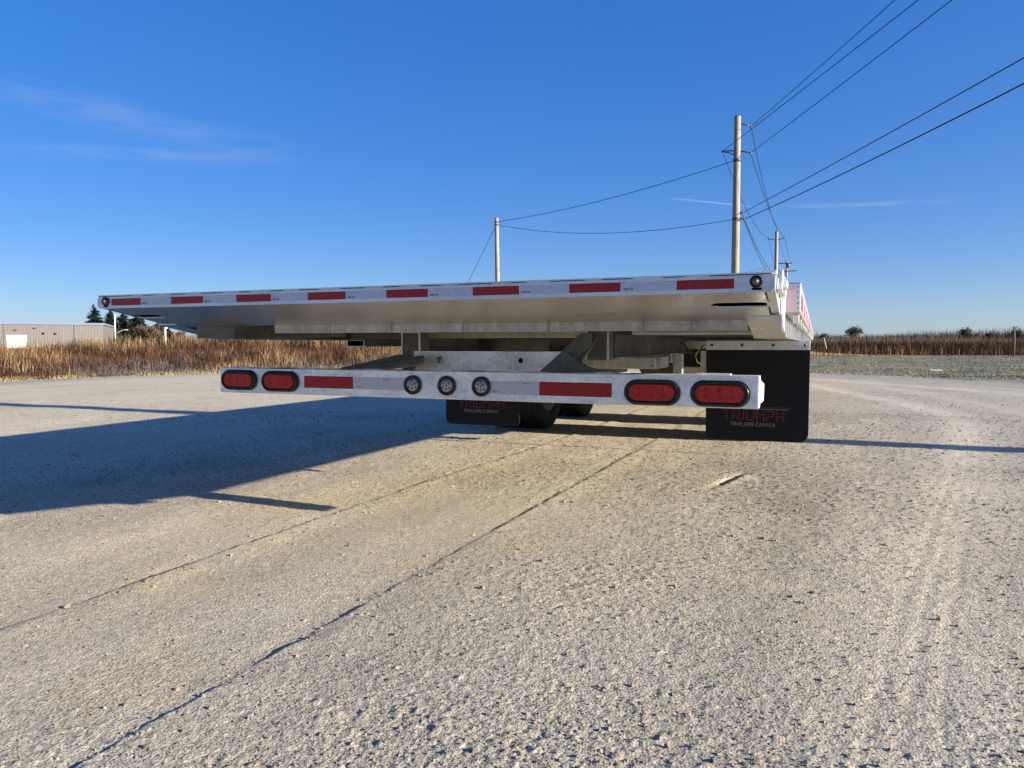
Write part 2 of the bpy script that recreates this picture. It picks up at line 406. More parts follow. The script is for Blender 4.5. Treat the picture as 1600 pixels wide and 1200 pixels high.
# dusty wheel tracks
def track(x, y, pts, width):
    pts = np.array(pts); best = np.full(x.shape, 1e9)
    for a, b in zip(pts[:-1], pts[1:]):
        e = b-a; t = np.clip(((x-a[0])*e[0]+(y-a[1])*e[1])/(e@e), 0, 1)
        best = np.minimum(best, np.hypot(x-a[0]-t*e[0], y-a[1]-t*e[1]))
    return np.exp(-(best/width)**2)
T1 = [(1.2, 13), (1.75, 10.6), (2.45, 8.2), (2.72, 6.8), (2.68, 5.6), (2.5, 4.3), (2.2, 2.7), (1.9, 1.2), (1.7, .2), (1.5, -1)]
T2 = [(2.4, 12.5), (3.1, 9.5), (3.6, 6.8), (3.5, 4.5), (3.2, 2.8), (2.7, 1.3), (2.2, .1)]
T3 = [(9, 3), (6, 7.5), (3.8, 11.5), (1.5, 14.5), (-1.5, 16)]; T4 = [(9, 5), (6.3, 9), (4, 13)]
tr = np.zeros_like(x)
for T, w, s in ((T1, .20, 1), (T2, .18, .55), (T3, .3, .8), (T4, .35, .5)): tr = np.maximum(tr, s*track(x, y, T, w))
tr *= (.45+.9*fbm(x, y, .5, 3, 77))*(.5+.5*sstep(1.5, 4.5, y))
for T in (T1, T2):
    for off in (-.06, 0, .06):
        P = [(a+off, b) for a, b in T]; h -= .0012*track(x, y, P, .018)
h -= .002*tr
n1 = fbm(x, y, 1.1, 4, 11)[..., None]; n2 = fbm(x*.5, y, .5, 4, 12)[..., None]; n3 = fbm(x*2.2, y*.45, .6, 3, 15)[..., None]
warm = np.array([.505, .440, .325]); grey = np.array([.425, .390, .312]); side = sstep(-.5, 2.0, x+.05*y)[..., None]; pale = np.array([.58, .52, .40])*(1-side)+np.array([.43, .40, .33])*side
kw = (sstep(.6, -.8, x-.15*y)*.75+.3*(n1[..., 0]-.3))[..., None]
tint = grey*(1-np.clip(kw, 0, 1))+warm*np.clip(kw, 0, 1)
tint = tint*(.78+.42*n3)
yellow = sstep(.60, .72, fbm(x, y, .45, 3, 55))*sstep(1.0, .2, x-.1*y); tint = tint*(1-.22*yellow[..., None])+np.array([.50, .40, .21])*.22*yellow[..., None]
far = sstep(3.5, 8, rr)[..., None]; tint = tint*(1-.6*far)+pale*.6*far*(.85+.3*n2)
tint = tint*(1-.7*np.clip(tr, 0, 1)[..., None])+np.array([.66, .60, .47])*.7*np.clip(tr, 0, 1)[..., None]
dk = sstep(.56, .70, fbm(x, y, .7, 4, 66))*loose; tint *= (1-.12*dk)[..., None]
edge = sstep(-2.2, -.2, sd)[..., None]; tint = tint*(1-.45*edge)+np.array([.29, .285, .25])*.45*edge
z = h - .25*sstep(-.25, .25, sd)
z -= .075*np.maximum(sstep(R(43), R(51.5), np.abs(aa)), sstep(1.0, .67, rr))          # runs out gently under the base ground
idx = np.arange(nr*na).reshape(nr, na)
F = np.stack([idx[:-1, :-1], idx[:-1, 1:], idx[1:, 1:], idx[1:, :-1]], -1).reshape(-1, 4)
keep = (sd[:-1, :-1] < .4).ravel(); F = F[keep]
g = npmesh('gravel_lot', np.stack([x, y, z], -1).reshape(-1, 3), F, 'gravel_surface', tint.reshape(-1, 3), True)
tag(g, kind='structure')

# loose stones
ico = bmesh.new(); bmesh.ops.create_icosphere(ico, subdivisions=1, radius=1)
IV = np.array([v.co for v in ico.verts]); IF = np.array([[v.index for v in f.verts] for f in ico.faces]); ico.free()
OV = np.array([(1, 0, 0), (-1, 0, 0), (0, 1, 0), (0, -1, 0), (0, 0, 1), (0, 0, -1)], float)
OF = np.array([(0, 2, 4), (2, 1, 4), (1, 3, 4), (3, 0, 4), (2, 0, 5), (1, 2, 5), (3, 1, 5), (0, 3, 5)])
N = 95000                                                   # small sharp chips pressed into the surface
d = 1.2*np.exp(RNG.random(N)**.9*2.55); aa = RNG.uniform(-R(42), R(42), N)
lat, dist = d*np.sin(aa), d*np.cos(aa); px = CAM.x+lat*RGT.x+dist*FWD.x; py = CAM.y+lat*RGT.y+dist*FWD.y
ph, pl = lot_relief(px, py); tp = np.maximum(track(px, py, T1, .2), track(px, py, T2, .18)*.7)
k = RNG.random(N) < np.clip(.42+.85*(pl-.2)+.8*(fbm(px, py, .25, 3, 202)-.5), .08, 1)*(1-.75*tp)*sstep(15, 8, d)
px, py, ph, d, pl = px[k], py[k], ph[k], d[k], pl[k]; N = len(px)
size = RNG.uniform(.0017, .0043, N)*(1+.9*(RNG.random(N) < .05))*np.minimum(.66+.17*d, 2.0)*(.62+.38*np.clip(pl, 0, 1))
an = RNG.uniform(0, 6.283, N); c_, s_ = np.cos(an), np.sin(an)
V = OV[None]*RNG.uniform(.6, 1.3, (N, 6, 1))*(size[:, None, None]*RNG.uniform(.75, 1.35, (N, 1, 3))*np.array([1, 1, .52]))
V = V+RNG.normal(0, .18, (N, 6, 3))*size[:, None, None]
V = np.stack([V[..., 0]*c_[:, None]-V[..., 1]*s_[:, None], V[..., 0]*s_[:, None]+V[..., 1]*c_[:, None], V[..., 2]], -1)
V += np.stack([px, py, ph+size*.10], -1)[:, None]
F = (OF[None]+np.arange(N)[:, None, None]*6).reshape(-1, 3)
ct = np.repeat(np.array([.40, .36, .275])*RNG.uniform(.45, .95, (N, 1)), 6, 0)
g = npmesh('gravel_chips', V.reshape(-1, 3), F, 'pebble_stone', ct); tag(g, 'fine sharp gravel chips pressed into the yard surface', 'gravel', kind='stuff')
N = 900
u = RNG.random(N); d = 1.25*np.exp(u*2.2); aa = RNG.uniform(-R(44), R(44), N)
lat, dist = d*np.sin(aa), d*np.cos(aa); px = CAM.x+lat*RGT.x+dist*FWD.x; py = CAM.y+lat*RGT.y+dist*FWD.y
big = RNG.random(N) < .10
nj = 300
px[:nj] = np.where(RNG.random(nj) < .5, -.5, .24)+RNG.normal(0, .05, nj); py[:nj] = RNG.uniform(-1.2, 3.2, nj)
k = 200; px[nj:nj+k] = RNG.normal(-.35, .28, k); py[nj:nj+k] = RNG.normal(1.75, .35, k)
size = np.where(big, RNG.uniform(.006, .010, N), RNG.uniform(.003, .006, N))
ph = lot_relief(px, py)[0]
V = IV[None]*RNG.uniform(.72, 1.25, (N, len(IV), 1))*(size[:, None, None]*RNG.uniform(.7, 1.3, (N, 1, 3))*np.array([1, 1, .72]))
V += np.stack([px, py, ph+size*.12], -1)[:, None]
F = (IF[None]+np.arange(N)[:, None, None]*len(IV)).reshape(-1, 3)
ct = np.array([.40, .36, .27])*RNG.uniform(.5, 1.0, (N, 1)); ct = np.repeat(ct, len(IV), 0)
g = npmesh('loose_stones', V.reshape(-1, 3), F, 'pebble_stone', ct); tag(g, 'small loose stones scattered over the gravel yard', 'stones', kind='stuff')

# ------------------------------------------------------------------ vegetation made of many blades
def blades(name, px, py, pz, hgt, wid, tint0, tint1, mat, lean=.25, label=None, cat=None, side=None, kind='stuff'):
    n = len(px); a = RNG.uniform(0, 2*np.pi, n); b = RNG.uniform(0, 2*np.pi, n)
    wx, wy = np.cos(a)*wid/2, np.sin(a)*wid/2
    l = hgt*lean*np.abs(RNG.normal(0, 1, n)); lx, ly = np.cos(b)*l, np.sin(b)*l
    P = np.zeros((n, 5, 3)); 
    P[:, 0] = np.stack([px-wx, py-wy, pz], -1); P[:, 1] = np.stack([px+wx, py+wy, pz], -1)
    P[:, 2] = np.stack([px+lx*.35+wx*.8, py+ly*.35+wy*.8, pz+hgt*.6], -1); P[:, 3] = np.stack([px+lx*.35-wx*.8, py+ly*.35-wy*.8, pz+hgt*.6], -1)
    P[:, 4] = np.stack([px+lx, py+ly, pz+hgt*(1-.25*np.clip(l/hgt, 0, 1))], -1)
    o = np.arange(n)[:, None]*5
    F = np.concatenate([o+np.array([[0, 1, 2]]), o+np.array([[0, 2, 3]]), o+np.array([[3, 2, 4]])]).reshape(-1, 3)
    C = np.repeat(tint0[:, None], 5, 1); C[:, 2:4] = (tint0*.4+tint1*.6)[:, None]; C[:, 4] = tint1
    ob = npmesh(name, P.reshape(-1, 3), F, mat, C.reshape(-1, 3)); tag(ob, label, cat, kind=kind); return ob
def lot_strip(n, s0, s1, d0, d1, power=1.0):
    """random points outside the lot edge between LOT indices s0..s1"""
    seg = []; 
    for i in range(s0, s1): seg.append((LOT[i], LOT[i+1]))
    L = np.array([np.hypot(*(b-a)) for a, b in seg]); c = RNG.choice(len(seg), n, p=L/L.sum()); t = RNG.random(n)
    A = np.array([s[0] for s in seg])[c]; B = np.array([s[1] for s in seg])[c]; e = B-A; e /= np.hypot(e[:, 0], e[:, 1])[:, None]
    nrm = np.stack([-e[:, 1], e[:, 0]], -1)
    d = d0+(d1-d0)*RNG.random(n)**power
    P = A+(B-A)*t[:, None]+nrm*d[:, None]+RNG.normal(0, .5, (n, 2))*np.minimum(1, d)[:, None]
    return P[:, 0], P[:, 1]
# bank on the left: rust-brown weeds, straw clumps, grey brush at the foot
px, py = lot_strip(110000, 1, 9, .1, 9.5, 1.25); sdp = lot_sd(px, py); k = (sdp > .12); px, py, sdp = px[k], py[k], sdp[k]
lat, dist = lefty(px, py); n = len(px)
cl = fbm(px, py, 1.4, 3, 101); c2 = fbm(px, py, .5, 3, 102); straw = np.clip(sstep(.50, .62, cl)+.9*sstep(-8.2, -6.2, lat)*sstep(.3, .5, cl), 0, 1)
tall = .06+.60*np.clip(cl*1.1+c2*.8-.52, 0, 1)
hg = tall*sstep(-.1, 1.6, sdp)*RNG.uniform(.55, 1.15, n)*(1-.25*sstep(4, 8, sdp)*sstep(-6, -9, lat)) + .05
hg *= np.where(lat > -7.5, 1.28, 1.0)
foot = sstep(2.2, .7, sdp)*sstep(.36, .55, fbm(px, py, 2.2, 3, 103))
pick = RNG.random(n)
rust = np.array([.108, .054, .030]); rust2 = np.array([.070, .038, .024]); st = np.array([.25, .165, .085]); gb = np.array([.14, .12, .115]); tanc = np.array([.25, .18, .085])
base = np.where((pick < straw*.75+.06)[:, None], st, np.where((RNG.random(n) < .5)[:, None], rust, rust2))
base = np.where((RNG.random(n) < foot*.8)[:, None], gb, base)
crest = (sdp > 5.2) & (lat < -7) & (RNG.random(n) < .75); base = np.where(crest[:, None], tanc, base)
base = base*RNG.uniform(.6, 1.4, (n, 1))
hg = np.where(crest, hg*.45, hg)
pz = terrain_z(px, py)
base *= (.25+1.35*fbm(px, py, .38, 3, 107))[:, None]
blades('bank_weeds', px, py, pz, hg, RNG.uniform(.006, .015, n), base*.7, base*1.1, 'dry_reed', np.where(pick < straw*.75+.06, .35, np.where(RNG.random(n) < .7, 1.25, .5)),
       'rust brown dead weeds and straw reeds on the bank beside the gravel yard', 'weeds')
# straw verge at the foot of the bank
px, py = lot_strip(20000, 1, 9, -.35, .8); n = len(px)
b = np.where((RNG.random(n) < .55)[:, None], np.array([.40, .31, .15]), np.array([.2, .19, .10]))*RNG.uniform(.7, 1.3, (n, 1))
blades('verge_grass', px, py, terrain_z(px, py), RNG.uniform(.02, .10, n)*sstep(.4, .62, fbm(px, py, 1.1, 3, 6))+.012, RNG.uniform(.006, .014, n), b, b, 'dry_reed', .8,
       'short yellow grass along the foot of the weedy bank', 'grass')
# right: mown strip with frost, then tall brown reeds
n = 80000
dist = 15+33*RNG.random(n)**1.15; lat = RNG.uniform(-.02, 1, n)*(dist*.86)+1.5
px = CAM.x+lat*RGT.x+dist*FWD.x; py = CAM.y+lat*RGT.y+dist*FWD.y; sdp = lot_sd(px, py); k = sdp > .15; px, py, dist = px[k], py[k], dist[k]; n = len(px)
l_, d_ = lefty(px, py); f1 = fbm(l_*.35, d_, 1.5, 4, 111); f2 = fbm(px, py, .7, 3, 112)
b = np.where((f1 > .52)[:, None], np.array([.215, .195, .115]), np.array([.135, .14, .09])); b = np.where(((f2 > .56) & (RNG.random(n) < .7))[:, None], np.array([.215, .22, .185]), b)
b = np.where(((f2 < .40) & (RNG.random(n) < .6))[:, None], np.array([.11, .105, .075]), b)*RNG.uniform(.8, 1.2, (n, 1))
blades('frosty_grass_strip', px, py, terrain_z(px, py)-.005, RNG.uniform(.012, .045, n)*(.5+f1), RNG.uniform(.008, .022, n), b*.85, b*1.1, 'frosty_grass', .7,
       'frosty mown grass strip between the gravel yard and the brown reeds', 'grass')
n = 95000
lat = RNG.uniform(9, 50, n); dist = 47.5-.12*(lat-15)+17*RNG.random(n)**2.3
px = CAM.x+lat*RGT.x+dist*FWD.x; py = CAM.y+lat*RGT.y+dist*FWD.y
f1 = fbm(px, py, 4, 3, 121); b = np.array([.190, .122, .070])*(1-f1[:, None]*.6)+np.array([.215, .15, .085])*f1[:, None]*.6
b = b*RNG.uniform(.75, 1.2, (n, 1)); top = np.where((RNG.random(n) < .6)[:, None], b*.68, b)
hg = RNG.uniform(.80, 1.27, n)*(.86+.26*f1)
hg = np.where(RNG.random(n) < .12, hg*.35, hg)
blades('tall_reeds', px, py, np.zeros(n), hg, RNG.uniform(.010, .026, n), b, top, 'dry_reed', .30,
       'dense stand of tall brown reeds beyond the frosty grass', 'reeds')
n = 26000; lat = RNG.uniform(9, 50, n); dist = 47.3-.12*(lat-15)+1.1*RNG.random(n)
px = CAM.x+lat*RGT.x+dist*FWD.x; py = CAM.y+lat*RGT.y+dist*FWD.y
b = np.array([.235, .145, .078])*RNG.uniform(.7, 1.2, (n, 1))*(.7+.6*fbm(px, py, 3, 3, 127))[:, None]
blades('reed_fringe', px, py, np.zeros(n), RNG.uniform(.2, .85, n), RNG.uniform(.010, .024, n), b, b, 'dry_reed', .30,
       'short red brown stalks along the front of the tall reeds', 'reeds')
n = 7000; lat = RNG.uniform(14, 24, n); dist = RNG.uniform(44.5, 48, n)
px = CAM.x+lat*RGT.x+dist*FWD.x; py = CAM.y+lat*RGT.y+dist*FWD.y
b = np.array([.42, .30, .14])*RNG.uniform(.6, 1.25, (n, 1))
blades('yellow_tufts', px, py, np.zeros(n), RNG.uniform(.1, .38, n)*sstep(23, 16, lat)+.06, RNG.uniform(.012, .03, n), b*.8, b, 'dry_reed', .5,
       'yellow straw tufts at the foot of the tall reeds', 'grass')
# far wood along the horizon, right and centre
n = 50000
lat0 = RNG.uniform(-.2, .95, n); D = RNG.uniform(240, 330, n); lat = lat0*D
px = CAM.x+lat*RGT.x+D*FWD.x; py = CAM.y+lat*RGT.y+D*FWD.y
hh = (2.4+7.4*fbm(lat, D*0, 22, 5, 131, .6))*RNG.uniform(.45, 1.0, n)**.8
b = np.where((RNG.random(n) < .6)[:, None], np.array([.080, .068, .066]), np.array([.115, .095, .085]))*RNG.uniform(.6, 1.4, (n, 1))  # greyer and lighter, distance haze put into the woodland colour
blades('far_woodland', px, py, np.zeros(n), hh, RNG.uniform(.06, .22, n), b, b, 'dry_reed', .35, 'low dark line of leafless woodland on the right horizon', 'woodland')
n = 16000
lat = RNG.uniform(-190, -25, n); D = RNG.uniform(150, 190, n)
px = CAM.x+lat*RGT.x+D*FWD.x; py = CAM.y+lat*RGT.y+D*FWD.y
hh = (.6+2.3*fbm(lat, D*0, 16, 4, 141))*RNG.uniform(.5, 1.05, n)
b = np.array([.10, .06, .055])*RNG.uniform(.6, 1.5, (n, 1))
blades('far_scrub', px, py, np.zeros(n), hh, RNG.uniform(.08, .3, n), b, b*1.1, 'dry_reed', .3, 'low purplish scrub far behind the weedy bank', 'scrub')

# ------------------------------------------------------------------ trees
def spruce(lat, dist, h, rb, label, seed):
    rg = np.random.default_rng(seed); root = empty('spruce_tree', at(lat, dist), label, 'tree', 'dark spruces beside the long shed')
    MB().tube([(0, 0, 0), (0, 0, h*.5), (0, 0, h*.97)], [h*.018, h*.011, .02], 7).build('trunk', 'old_wood', root)
    V, F, C = [], [], []
    nb = 210
    for i in range(nb):
        t = (i/nb)**.85; zz = h*(.04+.95*t); L = (rb*(1-t)**.8+.12)*rg.uniform(.55, 1.15); a = rg.uniform(0, 6.283)
        dx, dy = math.cos(a), math.sin(a); droop = -.25*L+.12*L*t
        for j in range(16):
            s = rg.uniform(.15, 1); w = L*.24*(1.1-s*.7); c = np.array([dx*L*s, dy*L*s, zz+droop*s*s+rg.normal(0, .06)])
            o = rg.normal(0, 1, (3, 3))*np.array([w, w, w*.55]); b = len(V)
            V += [c+o[0], c+o[1], c+o[2]]; F.append((b, b+1, b+2))
            g_ = rg.uniform(.55, 1.5); C += [np.array([.014, .023, .019])*g_]*3
    npmesh('crown', np.array(V), np.array(F), 'needle', np.array(C), parent=root)
def bare_tree(lat, dist, h, spread, label, seed, group=None, colr=(.10, .075, .06), name='bare_tree', z0=0, trunk=True, rmin=.012, nlev=4):
    rg = random.Random(seed); root = empty(name, at(lat, dist, z0), label, 'tree' if name == 'bare_tree' else 'shrub', group)
    tb, bb = MB(), MB()
    def grow(p, d, L, r, lev):
        q = p+d*L; mid = p+d*L*.5+Vector((rg.uniform(-1, 1), rg.uniform(-1, 1), rg.uniform(-.3, .3)))*L*.06
        (tb if lev == 0 else bb).tube([p, mid, q], [r, r*.82, r*.62], 5 if lev < 2 else 3, cap=False)
        if lev >= nlev: return
        for k in range(rg.choice([3, 4, 4]) if lev else rg.choice([6, 7])):
            a = rg.uniform(0, 6.283); tilt = rg.uniform(.2, .75)*spread*(.6 if lev == 0 else 1)
            u = d.orthogonal().normalized(); w = d.cross(u)
            nd = (d*math.cos(tilt)+(u*math.cos(a)+w*math.sin(a))*math.sin(tilt)+Vector((0, 0, .12))).normalized()
            grow(p+d*L*rg.uniform(.4 if lev == 0 else .55, 1), nd, L*(rg.uniform(.65, .95) if lev == 0 else rg.uniform(.60, .84)), max(r*.55, rmin), lev+1)
    if trunk: grow(Vector((0, 0, -.05)), Vector((rg.uniform(-.06, .06), 0, 1)).normalized(), h*.30, h*.022, 0)
    else:
        for k in range(7):
            a = rg.uniform(0, 6.283); grow(Vector((math.cos(a)*.15, math.sin(a)*.15, 0)), Vector((math.cos(a)*.45, math.sin(a)*.45, 1)).normalized(), h*.38, h*.012, 1)
    for nm, mb in (('trunk', tb), ('branches', bb)):
        if mb.v:
            o = mb.build(nm, 'bark_twig', root, recalc=False); me = o.data
            if nm == 'branches': o['kind'] = 'stuff'
            a = me.color_attributes.new('tint', 'FLOAT_COLOR', 'POINT'); a.data.foreach_set('color', np.tile(np.array([*colr, 1], np.float32), len(me.vertices)))
    return root
for i, (lx, D, h, rb, lb) in enumerate([
        (-.567, 135, 7.9, 2.1, 'tall dark spruce with a pointed top just left of the lamp pole behind the shed'),
        (-.545, 137, 7.2, 2.0, 'dark spruce between the pointed spruce and the lamp pole'),
        (-.527, 132, 6.3, 2.3, 'broad dark spruce directly behind the lamp pole'),
        (-.508, 138, 6.6, 2.4, 'dark spruce just right of the lamp pole, under the trailer corner'),
        (-.478, 140, 5.2, 2.6, 'squat green spruce left of the short cream post'),
        (-.556, 142, 5.2, 2.0, 'short dark spruce filling the gap between shed end and pointed spruce'),
        (-.517, 143, 4.6, 2.4, 'short dark spruce filling the gap just behind the leafless brown trees'),
        (-.345, 190, 4.0, 2.6, 'small far spruce seen under the left part of the trailer'),
        (-.318, 190, 3.4, 2.2, 'smaller far spruce seen under the trailer beside a thin post')]):
    spruce(lx*D, D, h*1.03, rb*(1.5 if i < 2 else 1.75), lb, 40+i)
for i, (lx, D, h, sp, lb) in enumerate([
        (-.503, 118, 4.2, 1.0, 'leafless brown tree right of the lamp pole'),
        (-.486, 116, 4.0, 1.1, 'leafless brown tree in front of the squat green spruce'),
        (-.452, 112, 3.2, 1.2, 'reddish leafless shrub tree right of the cream post')]):
    bare_tree(lx*D, D, h, sp, lb, 60+i, 'leafless trees behind the bank', (.13, .095, .075) if i < 2 else (.12, .06, .05), rmin=.03, nlev=5)
for i, (lx, D, h, sp, lb) in enumerate([
        (.4645, 150, 4.9, 1.2, 'round leafless tree standing alone above the reeds near the trailer'),
        (.424, 200, 4.4, 1.0, 'small leafless tree on the horizon close to the trailer side'),
        (.617, 170, 4.7, 1.0, 'leafless tree on the horizon left of the tall wooden fence post'),
        (.650, 190, 4.5, .9, 'thin leafless tree just left of the tall fence post'),
        (.688, 180, 4.9, 1.0, 'leafless tree behind the tall wooden fence post'),
        (.715, 200, 4.9, 1.0, 'leafless tree at the far right end of the horizon')]):
    bare_tree(lx*D, D, h, sp, lb, 80+i, 'leafless trees on the right horizon', (.075, .062, .06), rmin=.028, nlev=5)
for i, (lx, D, h) in enumerate([(-.44, 29, .85), (-.405, 31, .9), (-.365, 30, .8)]):
    p = at(lx*D, D); z0 = float(terrain_z(np.array([p.x]), np.array([p.y]))[0])
    bare_tree(lx*D, D, h, 1.0, ['leftmost', 'middle', 'rightmost'][i]+' reddish twiggy shrub on the bank under the trailer corner', 95+i, 'twiggy shrubs on the bank', (.13, .07, .06), 'twiggy_shrub', z0-.02, False, .004, 4)

# ------------------------------------------------------------------ long shed, lamp pole, small far things
def local_frame(o, d):   # turn an empty so that its x axis follows d
    o.rotation_euler = (0, 0, math.atan2(d.y, d.x))
A = at(-.5545*112, 112); B = at(-.98*97, 97); dv = (A-B).normalized(); L = (A-B).length
shed = empty('long_shed', B, 'long low beige metal shed with blue grey roof edge and white door, far left', 'shed'); local_frame(shed, dv)
HS = 3.55
def shx(px):   # distance along the wall for a seam seen at this lateral slope
    lo, hi = 0, L
    for _ in range(40):
        mid = (lo+hi)/2; q = B+dv*mid-Vector((CAM.x, CAM.y, 0)); s = q.dot(RGT)/q.dot(FWD)
        lo, hi = (mid, hi) if s < px else (lo, mid)
    return lo
seams = [0, shx(-.85), shx(-.691), shx(-.595), L]
dx0, dx1 = shx(-.687), shx(-.659)
for i, (a, b) in enumerate(zip(seams[:-1], seams[1:])):
    if a < dx0 < b:
        mb = MB().box(a+.04, dx0-.03, 0, .25, 0, HS).box(dx1+.03, b-.04, 0, .25, 0, HS).box(dx0-.03, dx1+.03, 0, .25, 2.05, HS)
    else: mb = MB().box(a+.04, b-.04, 0, .25, 0, HS)
    mb.build('wall_panel', 'wall_cladding', shed)
MB().box(.0, L-.02, .12, 22, 0, HS-.03).build('wall', 'wall_cladding', shed)
MB().box(-.3, L+.15, -.12, 22.2, HS+.003, HS+.30).build('roof_edge', 'roof_edge', shed)
MB().box(dx0, dx1, .03, .11, 0, 2.02).build('door', 'white_panel', shed)
for px_, zz in ((-.6365, 2.25), (-.6205, 2.22)):
    X_ = shx(px_); MB().lathe([(-.10, .0), (-.10, .16), (-.003, .17)], 'y', (X_, 0, zz), 12).build('vent', 'black_plastic', shed)
for px_, zz in ((-.674, 2.75), (-.648, 3.05)):
    X_ = shx(px_); MB().box(X_-.16, X_+.16, -.16, -.003, zz-.08, zz+.07).build('wall_lamp', 'dull_steel', shed)
lp = empty('lamp_pole', at(-.539*100, 100), 'slim cream lamp pole with one upswept arm beside the spruces', 'lamp pole')
MB().tube([(0, 0, 0), (0, 0, 4.75)], [.10, .085], 8).build('pole', 'cream_paint', lp)
ax = RGT
MB().tube([Vector((0, 0, 1.95)), ax*.5+Vector((0, 0, 2.35)), ax*1.1+Vector((0, 0, 2.6)), ax*1.35+Vector((0, 0, 2.62))], .05, 6).build('arm', 'cream_paint', lp)
MB().obox(ax*1.5+Vector((0, 0, 2.63)), (ax, FWD, (0, 0, 1)), .22, .1, .05).build('lamp_head', 'cream_paint', lp)
cp = empty('cream_post', at(-.471*60, 60), 'short cream post with a flat cap standing behind the bank', 'post')
MB().tube([(0, 0, 0), (0, 0, 1.98)], .075, 8).build('shaft', 'cream_paint', cp)
MB().box(-.14, .14, -.14, .14, 1.98, 2.08).build('cap', 'cream_paint', cp)
for lx, D, h, lb in ((-.332, 75, 1.3, 'thin pale post seen through the gap under the trailer, the left one'), (-.3065, 75, 1.25, 'thin pale post seen through the gap under the trailer, the right one')):
    o = MB().tube([(0, 0, 0), (0, 0, h*.5), (0, 0, h)], [.06, .055, .05], 8).build('marker_post', 'cream_paint'); o.location = at(lx*D, D); tag(o, lb, 'post', 'thin posts seen under the trailer')
ws = empty('white_shed', at(-.285*170, 170), 'small far white shed with a low gable roof seen under the trailer', 'shed')
MB().box(-2.6, 2.6, 0, 5, 0, 1.7).build('wall', 'white_panel', ws)
MB().prism([(-2.9, 1.703), (2.9, 1.703), (0, 2.2)], 'y', -.3, 5.3).build('roof', 'roof_edge', ws)
MB().box(-.5, .5, -.05, -.003, 0, 1.3).build('door', 'dull_steel', ws)
oc = empty('orange_container', at(-.262*168, 168), 'far orange container seen under the trailer right of the white shed', 'container')
MB().box(-2.4, 2.4, 0, 2.2, 0, 1.1).build('body', 'orange_paint', oc)
for k in range(5): MB().box(-2.3+k*.95, -2.1+k*.95, -.06, -.003, .05, 1.05).build('rib', 'orange_paint', oc)

# fence posts by the reeds, litter, stick
for lx, D, h, w, lb in ((.4575, 47, 1.12, .055, 'short weathered fence post at the edge of the reeds near the trailer'),
                        (.6825, 41.5, 1.72, .055, 'tall leaning wooden fence post in front of the reeds at right')):
    o = MB().tube([(0, 0, -.1), (.01, .01, h*.5), (-.03 if h > 1.5 else .02, 0, h)], [w, w*.95, w*.85], 8).build('fence_post', 'old_wood'); o.location = at(lx*D, D)
    tag(o, lb, 'fence post', 'wooden fence posts by the reeds')
o = MB().obox((0, 0, .05), ((1, .2, 0.02), (-.2, 1, 0), (0, 0, 1)), .14, .04, .02).build('white_board', 'white_panel', bevel=.006); o.location = at(.577*19.2, 19.2)
tag(o, 'short white board lying at the edge of the frosty grass', 'board')
o = MB().tube([at(.4275*44, 44, .45), at(.4255*44, 44, .8), at(.4235*44, 44, 1.15)], [.02, .018, .014], 5).build('leaning_stick', 'cream_paint')
tag(o, 'pale stick leaning out of the reeds beside the trailer', 'stick')

# ------------------------------------------------------------------ power line
LX = -1.87
def upole(x, y, h, r, label, lean=0.0):
    root = empty('utility_pole', (x, y, 0), label, 'utility pole', 'wooden poles of the power line')
    MB().tube([(lean*0, 0, -.2), (lean*.5, 0, h*.5), (lean, 0, h)], [r*1.18, r*1.08, r*.9], 14).build('shaft', 'wood_pole', root)
    MB().lathe([(0, r*.9), (.03, r*.86), (.05, r*.3), (.055, 0.001)], 'z', (lean, 0, h), 12).build('cap', 'pole_steel', root)
    return root
def arm(root, p, q, r=.03):
    p, q = Vector(p), Vector(q)
    o = MB().tube([p, p+(q-p)*.7+Vector((0, 0, .02)), q], [r, r*.9, r*.8], 6).build('bracket_arm', 'pole_steel', root)
    MB().lathe([(-.05, .02), (-.03, .05), (0, .035), (.02, .055), (.05, .03), (.07, .001)], 'z', q, 8).build('insulator', 'porcelain', o)
p1 = upole(-1.84, 30.55, 10.27, .145, 'tall pale wooden utility pole nearest the trailer, above its right corner')
arm(p1, (0, 0, 10.0), (.52, .25, 9.87)); arm(p1, (0, 0, 8.86), (-.60, 0, 8.88)); arm(p1, (0, 0, 8.86), (.55, 0, 8.70))
MB().tube([(-.10, 0, 8.68), (-.35, 0, 8.82), (-.5, 0, 8.84)], .022, 5).build('arm_brace', 'pole_steel', p1)
arm(p1, (.1, 0, 6.27), (.24, 0, 6.25), .035); arm(p1, (.1, 0, 6.02), (.31, 0, 5.98), .035)
for zz in (8.45, 6.0): MB().lathe([(-.06, .15), (-.06, .16), (.06, .16), (.06, .15)], 'z', (0, 0, zz), 14).build('pole_band', 'pole_steel', p1)
stub = empty('guy_pole', at(-.0195*45, 45), 'shorter pale wooden guy pole above the middle of the trailer', 'utility pole')
MB().tube([(0, 0, -.2), (0, 0, 4), (-.06, 0, 8.35)], [.155, .14, .115], 12).build('shaft', 'wood_pole', stub)
for zz in (7.95, 8.1): MB().lathe([(-.03, .12), (-.03, .135), (.03, .135), (.03, .12)], 'z', (-.06, 0, zz), 12).build('pole_band', 'pole_steel', stub)
p3 = upole(LX+.12, 62, 9.85, .14, 'second utility pole along the line, rising behind the trailer corner')
arm(p3, (0, 0, 9.15), (-.62, 0, 9.3)); arm(p3, (0, 0, 9.15), (.62, 0, 9.32)); arm(p3, (0, 0, 9.8), (0, 0, 10.1), .02)
p4 = upole(LX-.05, 89, 10.2, .13, 'farthest utility pole with two crossarms above the trailer corner')
for zz, a_, b_ in ((10.0, -1.3, .6), (9.1, -1.05, 1.1)):
    MB().box(a_, b_, -.17, -.11, zz-.045, zz+.045).build('crossarm', 'pole_steel', p4)
